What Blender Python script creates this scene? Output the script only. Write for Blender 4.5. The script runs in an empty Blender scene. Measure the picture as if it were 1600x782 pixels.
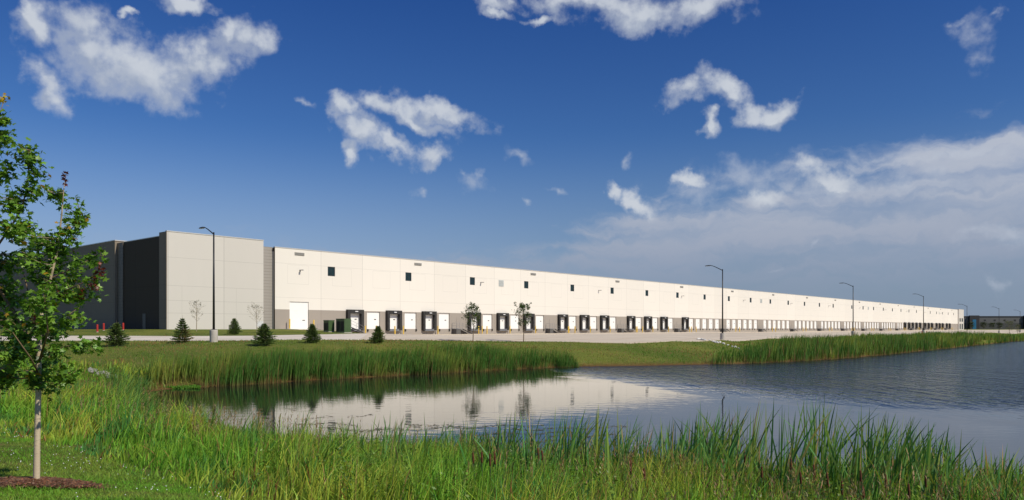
import bpy, math, random
import numpy as np
from mathutils import Vector, Matrix
random.seed(7)
R = math.radians
rng = np.random.default_rng(11)
S = bpy.context.scene
C = S.collection
F = 1190.0; CX = 800.0; HY = 513.0          # focal length in photo pixels, horizon row
# ------------------------------------------------------------------ camera
cam_d = bpy.data.cameras.new('camera'); cam = bpy.data.objects.new('camera', cam_d); C.objects.link(cam)
cam.location = (0, 0, 0); cam.rotation_euler = (R(90), 0, 0)
cam_d.sensor_width = 36; cam_d.lens = F/1600*36; cam_d.shift_y = (HY-391)/1600.0
cam_d.clip_start = 0.1; cam_d.clip_end = 20000
S.camera = cam
# ------------------------------------------------------------------ light
SUN_EL = R(41); SUN_AZ = math.atan2(0.85, -0.53)          # azimuth clockwise from +Y
SKY_STR = 0.085
sun_d = bpy.data.lights.new('sun', 'SUN'); sun = bpy.data.objects.new('sun', sun_d); C.objects.link(sun)
sun_d.energy = 4.0; sun_d.angle = R(0.53); sun_d.color = (1.0, 0.92, 0.76)
sdir = Vector((math.sin(SUN_AZ)*math.cos(SUN_EL), math.cos(SUN_AZ)*math.cos(SUN_EL), math.sin(SUN_EL)))
sun.rotation_euler = (-sdir).to_track_quat('-Z', 'Y').to_euler(); sun.location = (60, -40, 60)
S.view_settings.view_transform = 'Standard'; S.view_settings.look = 'None'
S.view_settings.exposure = 0.0; S.view_settings.gamma = 1.0

class NT:
    """tiny helper for node trees"""
    def __init__(s, tree): s.t = tree; s.n = tree.nodes; s.l = tree.links
    def node(s, typ, **kw):
        n = s.n.new(typ)
        for k, v in kw.items(): setattr(n, k, v)
        return n
    def put(s, sock, v):
        if isinstance(v, bpy.types.NodeSocket): s.l.new(v, sock)
        elif v is not None: sock.default_value = v
    def math(s, op, a, b=None, c=None, clamp=False):
        n = s.node('ShaderNodeMath', operation=op, use_clamp=clamp)
        s.put(n.inputs[0], a); s.put(n.inputs[1], b); s.put(n.inputs[2], c)
        return n.outputs[0]
    def vmath(s, op, a, b=None, scale=None):
        n = s.node('ShaderNodeVectorMath', operation=op)
        s.put(n.inputs[0], a); s.put(n.inputs[1], b)
        if scale is not None: s.put(n.inputs[3], scale)
        return n.outputs['Value'] if op in ('LENGTH', 'DOT_PRODUCT', 'DISTANCE') else n.outputs[0]
    def rng(s, v, a, b, c=0.0, d=1.0, smooth=True):
        n = s.node('ShaderNodeMapRange', interpolation_type='SMOOTHSTEP' if smooth else 'LINEAR')
        s.put(n.inputs[0], v)
        for i, x in enumerate((a, b, c, d)): s.put(n.inputs[1+i], x)
        return n.outputs[0]
    def mix(s, f, a, b, blend='MIX'):
        n = s.node('ShaderNodeMix', data_type='RGBA', blend_type=blend)
        s.put(n.inputs[0], f)
        for i, x in ((6, a), (7, b)):
            if isinstance(x, (tuple, list)) and len(x) == 3: x = (*x, 1)
            s.put(n.inputs[i], x)
        return n.outputs[2]
    def noise(s, vec, scale, detail=4, rough=0.55, dist=0.0, col=False):
        n = s.node('ShaderNodeTexNoise')
        s.put(n.inputs['Vector'], vec); n.inputs['Scale'].default_value = scale
        n.inputs['Detail'].default_value = detail; n.inputs['Roughness'].default_value = rough
        n.inputs['Distortion'].default_value = dist
        return n.outputs['Color'] if col else n.outputs['Fac']
    def comb(s, x, y, z):
        n = s.node('ShaderNodeCombineXYZ')
        s.put(n.inputs[0], x); s.put(n.inputs[1], y); s.put(n.inputs[2], z); return n.outputs[0]
    def sep(s, v):
        n = s.node('ShaderNodeSeparateXYZ'); s.put(n.inputs[0], v); return n.outputs
    def mapping(s, v, loc=(0, 0, 0), rot=(0, 0, 0), sc=(1, 1, 1), typ='POINT'):
        n = s.node('ShaderNodeMapping', vector_type=typ); s.put(n.inputs[0], v)
        n.inputs[1].default_value = loc; n.inputs[2].default_value = rot; n.inputs[3].default_value = sc
        return n.outputs[0]

# ------------------------------------------------------------------ sky with clouds (by azimuth and elevation)
W = bpy.data.worlds.new('World'); S.world = W; W.use_nodes = True
w = NT(W.node_tree)
bg = w.n['Background']; bg.inputs['Strength'].default_value = SKY_STR
sky = w.node('ShaderNodeTexSky', sky_type='NISHITA')
sky.sun_disc = False; sky.sun_elevation = SUN_EL; sky.sun_rotation = SUN_AZ
sky.altitude = 200; sky.air_density = 1.0; sky.dust_density = 0.6; sky.ozone_density = 2.6
gen = w.node('ShaderNodeTexCoord').outputs['Generated']
dx, dy_, dz = w.sep(gen)
az = w.math('ARCTAN2', dx, dy_)
hor = w.math('SQRT', w.math('ADD', w.math('MULTIPLY', dx, dx), w.math('MULTIPLY', dy_, dy_)))
el = w.math('ARCTAN2', dz, hor)
AE = w.comb(az, el, 0.0)
def ae(px, py):
    t = (px-CX)/F; v = (HY-py)/F
    return math.atan(t), math.atan(v/math.sqrt(1+t*t))
def blobs(lst):
    out = None
    for (px, py, rx, ry, rot) in lst:
        a0, e0 = ae(px, py)
        k = math.cos(a0)**2/F
        m = w.mapping(AE, (a0, e0, 0), (0, 0, R(rot)), (rx*k, ry/F*math.cos(a0), 1), 'TEXTURE')
        d = w.vmath('LENGTH', m)
        if out is None: out = d
        else:
            out = w.math('SMOOTH_MIN', out, d, 0.28)
    return out
cum = [(45, 30, 42, 38, 60), (25, 15, 20, 25, 0), (130, 35, 62, 45, -20), (150, 85, 75, 50, -10), (225, 112, 120, 52, -4), (310, 95, 60, 38, 10),
       (385, 62, 50, 36, 15), (345, 60, 34, 28, 0), (68, 130, 36, 36, 20), (290, 4, 42, 14, 0), (200, 22, 14, 8, 0),
       (535, 165, 30, 20, -40), (610, 168, 66, 22, -12), (700, 182, 74, 18, -14), (560, 205, 44, 22, -30), (610, 226, 40, 16, -25), (668, 242, 34, 18, 10), (640, 188, 70, 15, -15),
       (548, 238, 22, 18, 0),
       (775, 8, 40, 14, -10), (780, 26, 24, 10, -20), (845, 34, 38, 7, 3), (930, 8, 120, 22, -6), (1010, 28, 120, 22, -3), (1100, 20, 78, 24, 8),
       (1080, 140, 45, 18, 8), (1130, 138, 45, 20, -25), (1185, 178, 58, 19, -18), (1215, 180, 36, 20, 20), (1105, 185, 22, 14, -50),
       (965, 300, 24, 12, -45), (1005, 318, 36, 15, -28),
       (1300, 285, 56, 16, -28), (1190, 312, 40, 17, -10), (1075, 282, 36, 11, -8)]
wis = [(1180, 275, 130, 26, 3), (1300, 272, 120, 24, 0), (1400, 290, 110, 26, -6), (1120, 300, 90, 24, 0), (1350, 250, 90, 12, 4), (1480, 245, 120, 10, 2), (1240, 300, 110, 28, 0), (740, 285, 32, 16, -25), (725, 275, 20, 8, -35), (752, 275, 10, 16, -20), (803, 243, 24, 10, -12), (1522, 50, 26, 26, 30), (1530, 90, 24, 22, -20), (1500, 45, 16, 10, 0),
       (982, 250, 12, 9, 20), (480, 162, 10, 8, -30), (1270, 385, 16, 9, 20), (1212, 422, 14, 8, 20), (820, 330, 10, 6, 0), (655, 300, 16, 8, 0), (1545, 32, 20, 8, 20),
       (1520, 362, 60, 14, -3), (1580, 372, 40, 18, -10), (1560, 440, 34, 12, 0), (875, 300, 16, 7, 0)]
def cloud_field(AEc, g):
    wa = w.vmath('SUBTRACT', w.noise(g, 11.0, 2, 0.5, 0, True), (0.5, 0.5, 0.5))
    wb_ = w.vmath('SUBTRACT', w.noise(g, 30.0, 5, 0.52, 0, True), (0.5, 0.5, 0.5))
    warp = w.vmath('ADD', w.vmath('SCALE', wa, None, 0.045), w.vmath('SCALE', wb_, None, 0.062))
    wx_, wy_, _ = w.sep(warp)
    c = w.vmath('ADD', AEc, w.comb(wx_, w.math('MULTIPLY', wy_, 0.8), 0.0))
    return c
nf = w.noise(gen, 24.0, 8, 0.55, 0.1); nf2 = w.noise(gen, 90.0, 6, 0.55, 0.1)
fb = w.math('ADD', w.math('MULTIPLY', w.math('SUBTRACT', nf, 0.5), 1.7), w.math('MULTIPLY', w.math('SUBTRACT', nf2, 0.5), 0.7))
AE0 = AE
AE = cloud_field(AE0, gen)
dA = blobs(cum); dB = blobs(wis)
AE = cloud_field(w.vmath('ADD', AE0, (0.010, 0.015, 0.0)), w.vmath('ADD', gen, (0.008, -0.004, 0.014)))
dA2 = blobs(cum)
fA = w.math('ADD', w.math('SUBTRACT', 1.02, dA), fb)
mA = w.math('POWER', w.rng(fA, -0.18, 1.15, smooth=False), 0.95); mA = w.rng(mA, 0.0, 0.85)
fB = w.math('ADD', w.math('SUBTRACT', 0.80, dB), w.math('MULTIPLY', fb, 1.6))
mB = w.math('MULTIPLY', w.rng(fB, -0.3, 1.6), 0.62)
# broad veil bank low on the right, streaky
a1, e1 = ae(1600, 275); 
streak = w.mapping(AE, (0, 0, 0), (0, 0, R(-7)), (1.6, 11.0, 1))
n3 = w.noise(streak, 3.4, 7, 0.52, 0.2); n4 = w.noise(w.mapping(gen, sc=(1, 1, 2.4)), 6.5, 8, 0.52, 0.15)
azc = w.math('MAXIMUM', w.math('MINIMUM', az, 0.9), -0.8)
toph = w.math('ADD', w.math('MULTIPLY', w.rng(azc, -0.15, 0.50, 0.0, 1.0), 0.115), 0.108)    # upper limit of the veil by azimuth
veil = w.rng(w.math('ADD', w.math('SUBTRACT', toph, el), w.math('ADD', w.math('MULTIPLY', w.math('SUBTRACT', n3, 0.5), 0.10), w.math('MULTIPLY', w.math('SUBTRACT', n4, 0.5), 0.16))), -0.004, 0.050)
veil_low = w.rng(el, 0.02, 0.11, 0.25, 1.0)
veilR = w.math('MULTIPLY', w.math('MULTIPLY', veil, veil_low), w.rng(azc, -0.6, 0.3, 0.60, 0.95))
veilR = w.math('MULTIPLY', veilR, w.rng(w.math('ADD', w.math('MULTIPLY', n3, 0.65), w.math('MULTIPLY', n4, 0.35)), 0.36, 0.60, 0.45, 1.0))
clear = w.mix(1.0, sky.outputs[0], (0.50, 0.74, 0.99), 'MULTIPLY')
deep = w.rng(el, 0.05, 0.42, 0.0, 1.0, smooth=False)
clear = w.mix(deep, clear, w.mix(1.0, clear, (0.40, 0.62, 0.95), 'MULTIPLY'))
k0 = 1.0/SKY_STR
def cc(r, g, b): return (r*k0, g*k0, b*k0)
# low haze of the horizon: bluish grey, as air far off
hz = w.rng(el, 0.0, 0.26, 1.0, 0.0)
hazecol = w.mix(w.rng(azc, -0.5, 0.35), cc(0.33, 0.40, 0.56), cc(0.22, 0.28, 0.39))
c1 = w.mix(w.math('MULTIPLY', hz, 0.82), clear, hazecol)
c2 = w.mix(veilR, c1, w.mix(w.rng(el, 0.02, 0.22), cc(0.27, 0.32, 0.43), cc(0.47, 0.51, 0.60)))
relief = w.rng(w.math('SUBTRACT', dA2, dA), -0.25, 0.42, 0.0, 1.0)
lit = w.math('ADD', w.math('MULTIPLY', relief, 0.7), w.math('MULTIPLY', w.rng(nf, 0.35, 0.65), 0.3))
lit = w.math('MAXIMUM', lit, w.rng(fA, 0.9, 0.2, 0.0, 0.6))
ccol = w.mix(lit, cc(0.33, 0.39, 0.51), cc(0.60, 0.64, 0.70))
c3 = w.mix(mB, c2, cc(0.50, 0.55, 0.64))
c4 = w.mix(w.math('MULTIPLY', mA, 0.94), c3, ccol)
w.l.new(c4, bg.inputs['Color'])

# ------------------------------------------------------------------ helpers
def P(px, py, Y): return ((px-CX)/F*Y, Y, (HY-py)/F*Y)
def tag(o, label=None, cat=None, group=None, kind=None):
    if label: o['label'] = label
    if cat: o['category'] = cat
    if group: o['group'] = group
    if kind: o['kind'] = kind
    return o
def empty(name, loc, rz=0, **kw):
    o = bpy.data.objects.new(name, None); C.objects.link(o)
    o.location = loc; o.rotation_euler = (0, 0, rz); o.empty_display_size = 0.3
    return tag(o, **kw)
def mesh_obj(name, v, f, mat, parent=None, smooth=False):
    me = bpy.data.meshes.new(name); me.from_pydata([tuple(p) for p in v], [], [tuple(q) for q in f]); me.update()
    if smooth: me.polygons.foreach_set('use_smooth', [True]*len(me.polygons))
    if mat: me.materials.append(mat)
    o = bpy.data.objects.new(name, me); C.objects.link(o)
    if parent: o.parent = parent
    return o
def np_mesh(name, V, faces, mat, cols=None, parent=None, smooth=False):
    """V (n,3); faces (m,k) of equal length, numpy"""
    me = bpy.data.meshes.new(name); k = faces.shape[1]; m = len(faces)
    me.vertices.add(len(V)); me.vertices.foreach_set('co', np.ascontiguousarray(V, dtype=np.float32).ravel())
    me.loops.add(m*k); me.loops.foreach_set('vertex_index', faces.astype(np.int32).ravel())
    me.polygons.add(m); me.polygons.foreach_set('loop_start', (np.arange(m)*k).astype(np.int32))
    me.polygons.foreach_set('loop_total', np.full(m, k, dtype=np.int32))
    if smooth: me.polygons.foreach_set('use_smooth', np.ones(m, dtype=bool))
    me.update(calc_edges=True)
    if cols is not None:
        at = me.color_attributes.new('tone', 'FLOAT_COLOR', 'POINT')
        at.data.foreach_set('color', np.concatenate([cols, np.ones((len(cols), 1))], 1).astype(np.float32).ravel())
    if mat: me.materials.append(mat)
    o = bpy.data.objects.new(name, me); C.objects.link(o)
    if parent: o.parent = parent
    return o
class MB:
    def __init__(s, dz=0.0): s.v = []; s.f = []; s.dz = dz
    def box(s, x0, x1, y0, y1, z0, z1):
        b = len(s.v)
        for z in (z0, z1):
            for (x, y) in ((x0, y0), (x1, y0), (x1, y1), (x0, y1)): s.v.append((x, y, z+s.dz))
        for q in ((3, 2, 1, 0), (4, 5, 6, 7), (0, 1, 5, 4), (1, 2, 6, 5), (2, 3, 7, 6), (3, 0, 4, 7)): s.f.append([b+i for i in q])
        return s
    def tube(s, pts, rad, n=8, cap=True):
        pts = [Vector(p) for p in pts]
        if not hasattr(rad, '__len__'): rad = [rad]*len(pts)
        b = len(s.v); prev = None
        for i, p in enumerate(pts):
            d = (pts[min(i+1, len(pts)-1)]-pts[max(i-1, 0)]).normalized()
            ref = prev if prev is not None else (Vector((1, 0, 0)) if abs(d.x) < 0.9 else Vector((0, 1, 0)))
            a = (ref - d*ref.dot(d)).normalized(); c = d.cross(a); prev = a
            for k in range(n):
                th = 2*math.pi*k/n
                q = p + (a*math.cos(th)+c*math.sin(th))*rad[i]
                s.v.append((q.x, q.y, q.z+s.dz))
        for i in range(len(pts)-1):
            for k in range(n):
                s.f.append([b+i*n+k, b+i*n+(k+1) % n, b+(i+1)*n+(k+1) % n, b+(i+1)*n+k])
        if cap:
            s.f.append([b+k for k in range(n)][::-1]); s.f.append([b+(len(pts)-1)*n+k for k in range(n)])
        return s
    def quad(s, *p):
        b = len(s.v)
        for q in p: s.v.append((q[0], q[1], q[2]+s.dz))
        s.f.append(list(range(b, b+len(p)))); return s
    def build(s, name, mat, parent=None, smooth=False, bevel=0):
        o = mesh_obj(name, s.v, s.f, mat, parent, smooth)
        if bevel:
            m = o.modifiers.new('bevel', 'BEVEL'); m.width = bevel; m.segments = 2; m.limit_method = 'ANGLE'
        return o
def copy_tree(o, parent=None):
    c = o.copy(); C.objects.link(c)
    if parent is not None: c.parent = parent
    for ch in list(o.children): copy_tree(ch, c)
    return c
def vnoise(x, y, sc, seed=0):
    """smooth value noise 0..1, vectorised"""
    x = np.asarray(x)/sc; y = np.asarray(y)/sc
    xi = np.floor(x).astype(np.int64); yi = np.floor(y).astype(np.int64); fx = x-xi; fy = y-yi
    fx = fx*fx*(3-2*fx); fy = fy*fy*(3-2*fy)
    def h(a, b):
        n = (a*374761393 + b*668265263 + seed*1442695041) & 0xffffffff
        n = ((n ^ (n >> 13))*1274126177) & 0xffffffff
        return ((n ^ (n >> 16)) & 0xffff)/65535.0
    return (h(xi, yi)*(1-fx)+h(xi+1, yi)*fx)*(1-fy) + (h(xi, yi+1)*(1-fx)+h(xi+1, yi+1)*fx)*fy
def sstep(x, a, b):
    t = np.clip((x-a)/(b-a), 0, 1); return t*t*(3-2*t)

# ------------------------------------------------------------------ materials
def new_mat(name):
    m = bpy.data.materials.new(name); m.use_nodes = True
    t = NT(m.node_tree); return m, t, t.n['Principled BSDF']
def plain(name, col, rough=0.6, metal=0.0, var=0.06, sc=3.0, bump=0.0):
    m, t, b = new_mat(name)
    co = t.node('ShaderNodeTexCoord').outputs['Object']
    n = t.noise(co, sc, 5, 0.6)
    t.put(b.inputs['Base Color'], t.mix(t.rng(n, 0.3, 0.7), tuple(c*(1-var) for c in col), tuple(min(1, c*(1+var)) for c in col)))
    b.inputs['Roughness'].default_value = rough; b.inputs['Metallic'].default_value = metal
    if bump:
        bp = t.node('ShaderNodeBump'); bp.inputs['Distance'].default_value = bump
        t.put(bp.inputs['Height'], n); t.put(b.inputs['Normal'], bp.outputs[0])
    return m
def panel(name, col, pitch=8.3, off=0.0, zl=(), wid=0.05, axis=0, sub=(), rough=0.8, tone=0.05, line=0.55):
    """precast concrete panels: sealant joints at fixed pitch along the wall, tone differing a little panel to panel"""
    m, t, b = new_mat(name)
    co = t.node('ShaderNodeTexCoord').outputs['Object']
    X = t.sep(co)[axis]; Z = t.sep(co)[2]
    u = t.math('DIVIDE', t.math('SUBTRACT', X, off), pitch)
    idx = t.math('FLOOR', u)
    fr = t.math('ABSOLUTE', t.math('SUBTRACT', t.math('SUBTRACT', u, idx), 0.5))
    j = t.math('GREATER_THAN', fr, 0.5-wid/pitch/2)
    for z in zl:
        j = t.math('MAXIMUM', j, t.math('MULTIPLY', t.math('LESS_THAN', t.math('ABSOLUTE', t.math('SUBTRACT', Z, z)), wid*0.45), 0.55))
    if sub:
        # shallow cast rectangles seen on the panels
        xx = t.math('MULTIPLY', t.math('SUBTRACT', u, idx), pitch)
        for (a, bb, z0, z1) in sub:
            cx_, hx = (a+bb)/2, (bb-a)/2; cz_, hz_ = (z0+z1)/2, (z1-z0)/2
            d = t.math('MAXIMUM', t.math('SUBTRACT', t.math('ABSOLUTE', t.math('SUBTRACT', xx, cx_)), hx), t.math('SUBTRACT', t.math('ABSOLUTE', t.math('SUBTRACT', Z, cz_)), hz_))
            j = t.math('MAXIMUM', j, t.math('MULTIPLY', t.math('LESS_THAN', t.math('ABSOLUTE', d), 0.02), 0.5))
    wn = t.node('ShaderNodeTexWhiteNoise', noise_dimensions='1D'); t.put(wn.inputs['W'], idx)
    n = t.math('ADD', t.math('MULTIPLY', t.noise(t.mapping(co, sc=(1, 1, 0.35)), 0.7, 6, 0.65), 0.6), t.math('MULTIPLY', t.noise(t.mapping(co, sc=(1, 1, 0.06)), 1.6, 5, 0.7), 0.4))
    f = t.math('ADD', t.math('MULTIPLY', wn.outputs[0], 0.5), t.math('MULTIPLY', n, 0.5))
    base = t.mix(f, tuple(c*(1-tone) for c in col), tuple(min(1, c*(1+tone)) for c in col))
    t.put(b.inputs['Base Color'], t.mix(t.math('MULTIPLY', j, 1-line), base, tuple(c*0.15 for c in col)))
    b.inputs['Roughness'].default_value = rough; b.inputs['Specular IOR Level'].default_value = 0.25
    bp = t.node('ShaderNodeBump'); bp.inputs['Distance'].default_value = 0.004
    t.put(bp.inputs['Height'], t.noise(co, 14, 4)); t.put(b.inputs['Normal'], bp.outputs[0])
    return m
def siding(name, col, pitch=0.46):
    m, t, b = new_mat(name)
    co = t.node('ShaderNodeTexCoord').outputs['Object']
    z = t.sep(co)[2]
    fr = t.math('FRACT', t.math('DIVIDE', z, pitch))
    j = t.math('LESS_THAN', fr, 0.14)
    t.put(b.inputs['Base Color'], t.mix(t.math('MULTIPLY', j, 0.33), col, tuple(c*0.2 for c in col)))
    b.inputs['Roughness'].default_value = 0.5; b.inputs['Metallic'].default_value = 0.2
    return m
def blade_mat(name, trans=0.35, rough=0.55, spec=0.25):
    m, t, b = new_mat(name)
    a = t.node('ShaderNodeAttribute', attribute_name='tone').outputs['Color']
    t.put(b.inputs['Base Color'], a); b.inputs['Roughness'].default_value = rough
    b.inputs['Specular IOR Level'].default_value = spec
    tr = t.node('ShaderNodeBsdfTranslucent'); t.put(tr.inputs[0], t.mix(1.0, a, (1.25, 1.2, 0.6), 'MULTIPLY'))
    mx = t.node('ShaderNodeMixShader'); mx.inputs[0].default_value = trans
    t.l.new(b.outputs[0], mx.inputs[1]); t.l.new(tr.outputs[0], mx.inputs[2])
    t.l.new(mx.outputs[0], t.n['Material Output'].inputs[0])
    return m
M = dict(
    white=panel('white_concrete', (0.765, 0.725, 0.66), 8.3, 0.0, (11.07, 5.87), sub=((2.2, 6.0, 8.0, 10.9),)),
    greyband=panel('grey_concrete_band', (0.345, 0.305, 0.265), 8.3, 0.0, (), tone=0.05),
    tower=panel('tower_concrete', (0.60, 0.57, 0.525), 8.0, -16.55, (10.7, 6.9, 4.9, 3.2), wid=0.06, sub=((1.9, 6.6, 4.9, 6.9), (1.9, 6.6, 0.0, 4.9))),
    sidegrey=panel('grey_side_panel', (0.26, 0.215, 0.165), 8.3, 0.0, (10.5, 7.0, 5.0, 2.5), axis=1),
    charcoal=panel('charcoal_panel', (0.075, 0.058, 0.040), 8.3, 2.0, (7.0,), axis=1),
    siding=siding('grey_siding', (0.36, 0.33, 0.295)),
    sidingdark=siding('dark_grey_siding', (0.15, 0.125, 0.095)),
    coping=plain('coping_metal', (0.62, 0.60, 0.56), 0.4, 0.3),
    roof=plain('roof_membrane', (0.6, 0.6, 0.58), 0.8),
    door=plain('white_door', (0.86, 0.85, 0.83), 0.45, 0, 0.02),
    black=plain('black_rubber', (0.022, 0.021, 0.020), 0.7, 0, 0.3),
    glass=plain('dark_glass', (0.012, 0.03, 0.035), 0.06, 0, 0.2),
    frame=plain('dark_frame', (0.02, 0.02, 0.02), 0.4),
    louver=plain('pale_louver', (0.52, 0.55, 0.54), 0.5),
    vent=plain('grey_vent', (0.30, 0.29, 0.27), 0.6),
    whitestone=plain('white_stone', (0.68, 0.66, 0.61), 0.9, 0, 0.15, 6.0, 0.03),
    basegrey=plain('dark_grey_concrete', (0.10, 0.095, 0.09), 0.8),
    steel=plain('galvanised_steel', (0.30, 0.30, 0.31), 0.45, 0.5, 0.15),
    yellow=plain('yellow_paint', (0.75, 0.50, 0.07), 0.5, 0, 0.12),
    red=plain('red_paint', (0.42, 0.03, 0.022), 0.45, 0, 0.1),
    pole=plain('black_pole_paint', (0.018, 0.02, 0.022), 0.4, 0.2),
    lamphead=plain('lamp_head_metal', (0.10, 0.10, 0.10), 0.4, 0.3),
    concrete=plain('concrete', (0.48, 0.44, 0.39), 0.85, 0, 0.12, 2.0, 0.01),
    green=plain('green_cabinet', (0.055, 0.10, 0.035), 0.45, 0, 0.1),
    bark=plain('pale_bark', (0.36, 0.29, 0.20), 0.85, 0, 0.4, 14.0, 0.01),
    twig=plain('brown_twig', (0.20, 0.135, 0.075), 0.85, 0, 0.3, 20.0),
    darkbark=plain('dark_bark', (0.09, 0.07, 0.05), 0.9, 0, 0.3, 10.0),
    stone=plain('pale_stone', (0.33, 0.31, 0.28), 0.9, 0, 0.25, 6.0, 0.03),
    spike=plain('brown_spike', (0.11, 0.035, 0.012), 0.95, 0, 0.3, 40.0, 0.002),
    b2wall=panel('slate_panel', (0.13, 0.13, 0.135), 9.0, 0, (), tone=0.06),
    b2low=panel('dark_slate_band', (0.075, 0.077, 0.08), 9.0, 0, (), tone=0.06),
    b2dark=plain('near_black_panel', (0.02, 0.02, 0.025), 0.6),
    blueglass=plain('blue_glass', (0.03, 0.16, 0.30), 0.1),
    sign=plain('white_sign', (0.8, 0.8, 0.8), 0.5),
    blade=blade_mat('grass_blade'), leaf=blade_mat('tree_leaf', 0.30, 0.42, 0.4), needle=blade_mat('spruce_needle', 0.08, 0.6, 0.2),
)
# bark with dark lenticels
m, t, b = new_mat('lenticel_bark')
co = t.node('ShaderNodeTexCoord').outputs['Object']
n = t.noise(t.mapping(co, sc=(6, 6, 22)), 3.0, 6, 0.7); nn = t.noise(co, 4.0, 4)
t.put(b.inputs['Base Color'], t.mix(t.rng(n, 0.60, 0.68), t.mix(nn, (0.42, 0.33, 0.21), (0.62, 0.53, 0.38)), (0.07, 0.05, 0.035)))
b.inputs['Roughness'].default_value = 0.85
bp = t.node('ShaderNodeBump'); bp.inputs['Distance'].default_value = 0.006; t.put(bp.inputs['Height'], n); t.put(b.inputs['Normal'], bp.outputs[0])
M['trunk'] = m
# ground: turf with worn and mown patches, mud at the waterline
m, t, b = new_mat('turf')
pos = t.node('ShaderNodeNewGeometry').outputs['Position']; z = t.sep(pos)[2]
na = t.noise(pos, 0.12, 6, 0.6); nb = t.noise(pos, 2.2, 6, 0.7); nc = t.noise(pos, 14.0, 4, 0.7)
g = t.mix(t.rng(na, 0.35, 0.65), (0.095, 0.150, 0.024), (0.175, 0.205, 0.038))
g = t.mix(t.rng(nb, 0.45, 0.8), g, (0.26, 0.20, 0.08))
g = t.mix(t.rng(nc, 0.25, 0.75), t.mix(1, g, (0.6, 0.6, 0.6), 'MULTIPLY'), t.mix(1, g, (1.35, 1.3, 1.2), 'MULTIPLY'))
zz = t.math('ADD', z, t.math('MULTIPLY', nb, 0.3))
g = t.mix(t.rng(zz, -3.45, -2.95), t.mix(nb, (0.10, 0.05, 0.02), (0.22, 0.11, 0.045)), g)
t.put(b.inputs['Base Color'], g); b.inputs['Roughness'].default_value = 0.95; b.inputs['Specular IOR Level'].default_value = 0.1
bp = t.node('ShaderNodeBump'); bp.inputs['Distance'].default_value = 0.08; t.put(bp.inputs['Height'], nc); t.put(b.inputs['Normal'], bp.outputs[0])
M['turf'] = m
# pavement
def pave(name, col, jt=4.6):
    m, t, b = new_mat(name)
    co = t.node('ShaderNodeNewGeometry').outputs['Position']
    r = t.mapping(co, rot=(0, 0, -R(49.65)))
    n = t.noise(r, 0.08, 7, 0.65); n2_ = t.noise(t.mapping(r, sc=(0.08, 1, 1)), 0.6, 5, 0.6)
    X, Y, _ = t.sep(r)
    j = None
    for q in (X, Y):
        fr = t.math('ABSOLUTE', t.math('SUBTRACT', t.math('FRACT', t.math('DIVIDE', q, jt)), 0.5))
        e = t.math('GREATER_THAN', fr, 0.495); j = e if j is None else t.math('MAXIMUM', j, e)
    base = t.mix(t.rng(n, 0.3, 0.7), tuple(c*0.9 for c in col), tuple(c*1.08 for c in col))
    base = t.mix(t.math('MULTIPLY', t.rng(n2_, 0.45, 0.72), 0.5), base, (col[0]*0.72, col[1]*0.62, col[2]*0.52))
    t.put(b.inputs['Base Color'], t.mix(t.math('MULTIPLY', j, 0.4), base, tuple(c*0.4 for c in col)))
    b.inputs['Roughness'].default_value = 0.85; b.inputs['Specular IOR Level'].default_value = 0.2
    return m
M['apron'] = pave('apron_concrete', (0.67, 0.58, 0.455))
M['road'] = pave('road_concrete', (0.72, 0.65, 0.55))
# water: calm near the left bank, ruffled by wind further out
m, t, b = new_mat('pond_water')
pos = t.node('ShaderNodeNewGeometry').outputs['Position']
X, Y, Z = t.sep(pos)
big = t.noise(t.mapping(pos, sc=(0.5, 1.0, 1)), 0.10, 3, 0.5)
edge = t.math('ADD', 31.0, t.math('MULTIPLY', t.math('POWER', t.math('DIVIDE', t.math('MAXIMUM', t.math('SUBTRACT', 24.0, X), 0.0), 24.0), 1.9), 46.0))
dist = t.math('SUBTRACT', Y, t.math('ADD', edge, t.math('MULTIPLY', t.math('SUBTRACT', big, 0.5), 14.0)))
ruf = t.rng(dist, -8.0, 26.0)
w0 = t.noise(t.mapping(pos, rot=(0, 0, R(5)), sc=(1.0, 0.35, 1)), 5.5, 2, 0.5, 0.2)
w4 = t.noise(t.mapping(pos, rot=(0, 0, R(4)), sc=(1.0, 0.17, 1)), 0.95, 3, 0.6)
w1 = t.noise(t.mapping(pos, rot=(0, 0, R(12)), sc=(1.0, 0.55, 1)), 2.6, 3, 0.55, 0.3)
w2 = t.noise(t.mapping(pos, rot=(0, 0, R(-20)), sc=(1.0, 0.45, 1)), 1.1, 3, 0.5)
w3 = t.noise(t.mapping(pos, sc=(0.7, 1.5, 1)), 1.6, 2, 0.5)
hgt = t.math('ADD', t.math('MULTIPLY', ruf, t.math('ADD', t.math('ADD', t.math('MULTIPLY', w4, 0.8), t.math('MULTIPLY', w0, 0.06)), t.math('ADD', t.math('MULTIPLY', w1, 0.34), t.math('MULTIPLY', w2, 0.30)))), t.math('MULTIPLY', w3, 0.0042))
bp = t.node('ShaderNodeBump'); bp.inputs['Distance'].default_value = 1.0; bp.inputs['Strength'].default_value = 1.0
t.put(bp.inputs['Height'], hgt); t.put(b.inputs['Normal'], bp.outputs[0])
b.inputs['Base Color'].default_value = (0.010, 0.016, 0.014, 1); t.put(b.inputs['Roughness'], t.math('ADD', 0.04, t.math('MULTIPLY', ruf, 0.07))); b.inputs['IOR'].default_value = 1.38
M['water'] = m

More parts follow.
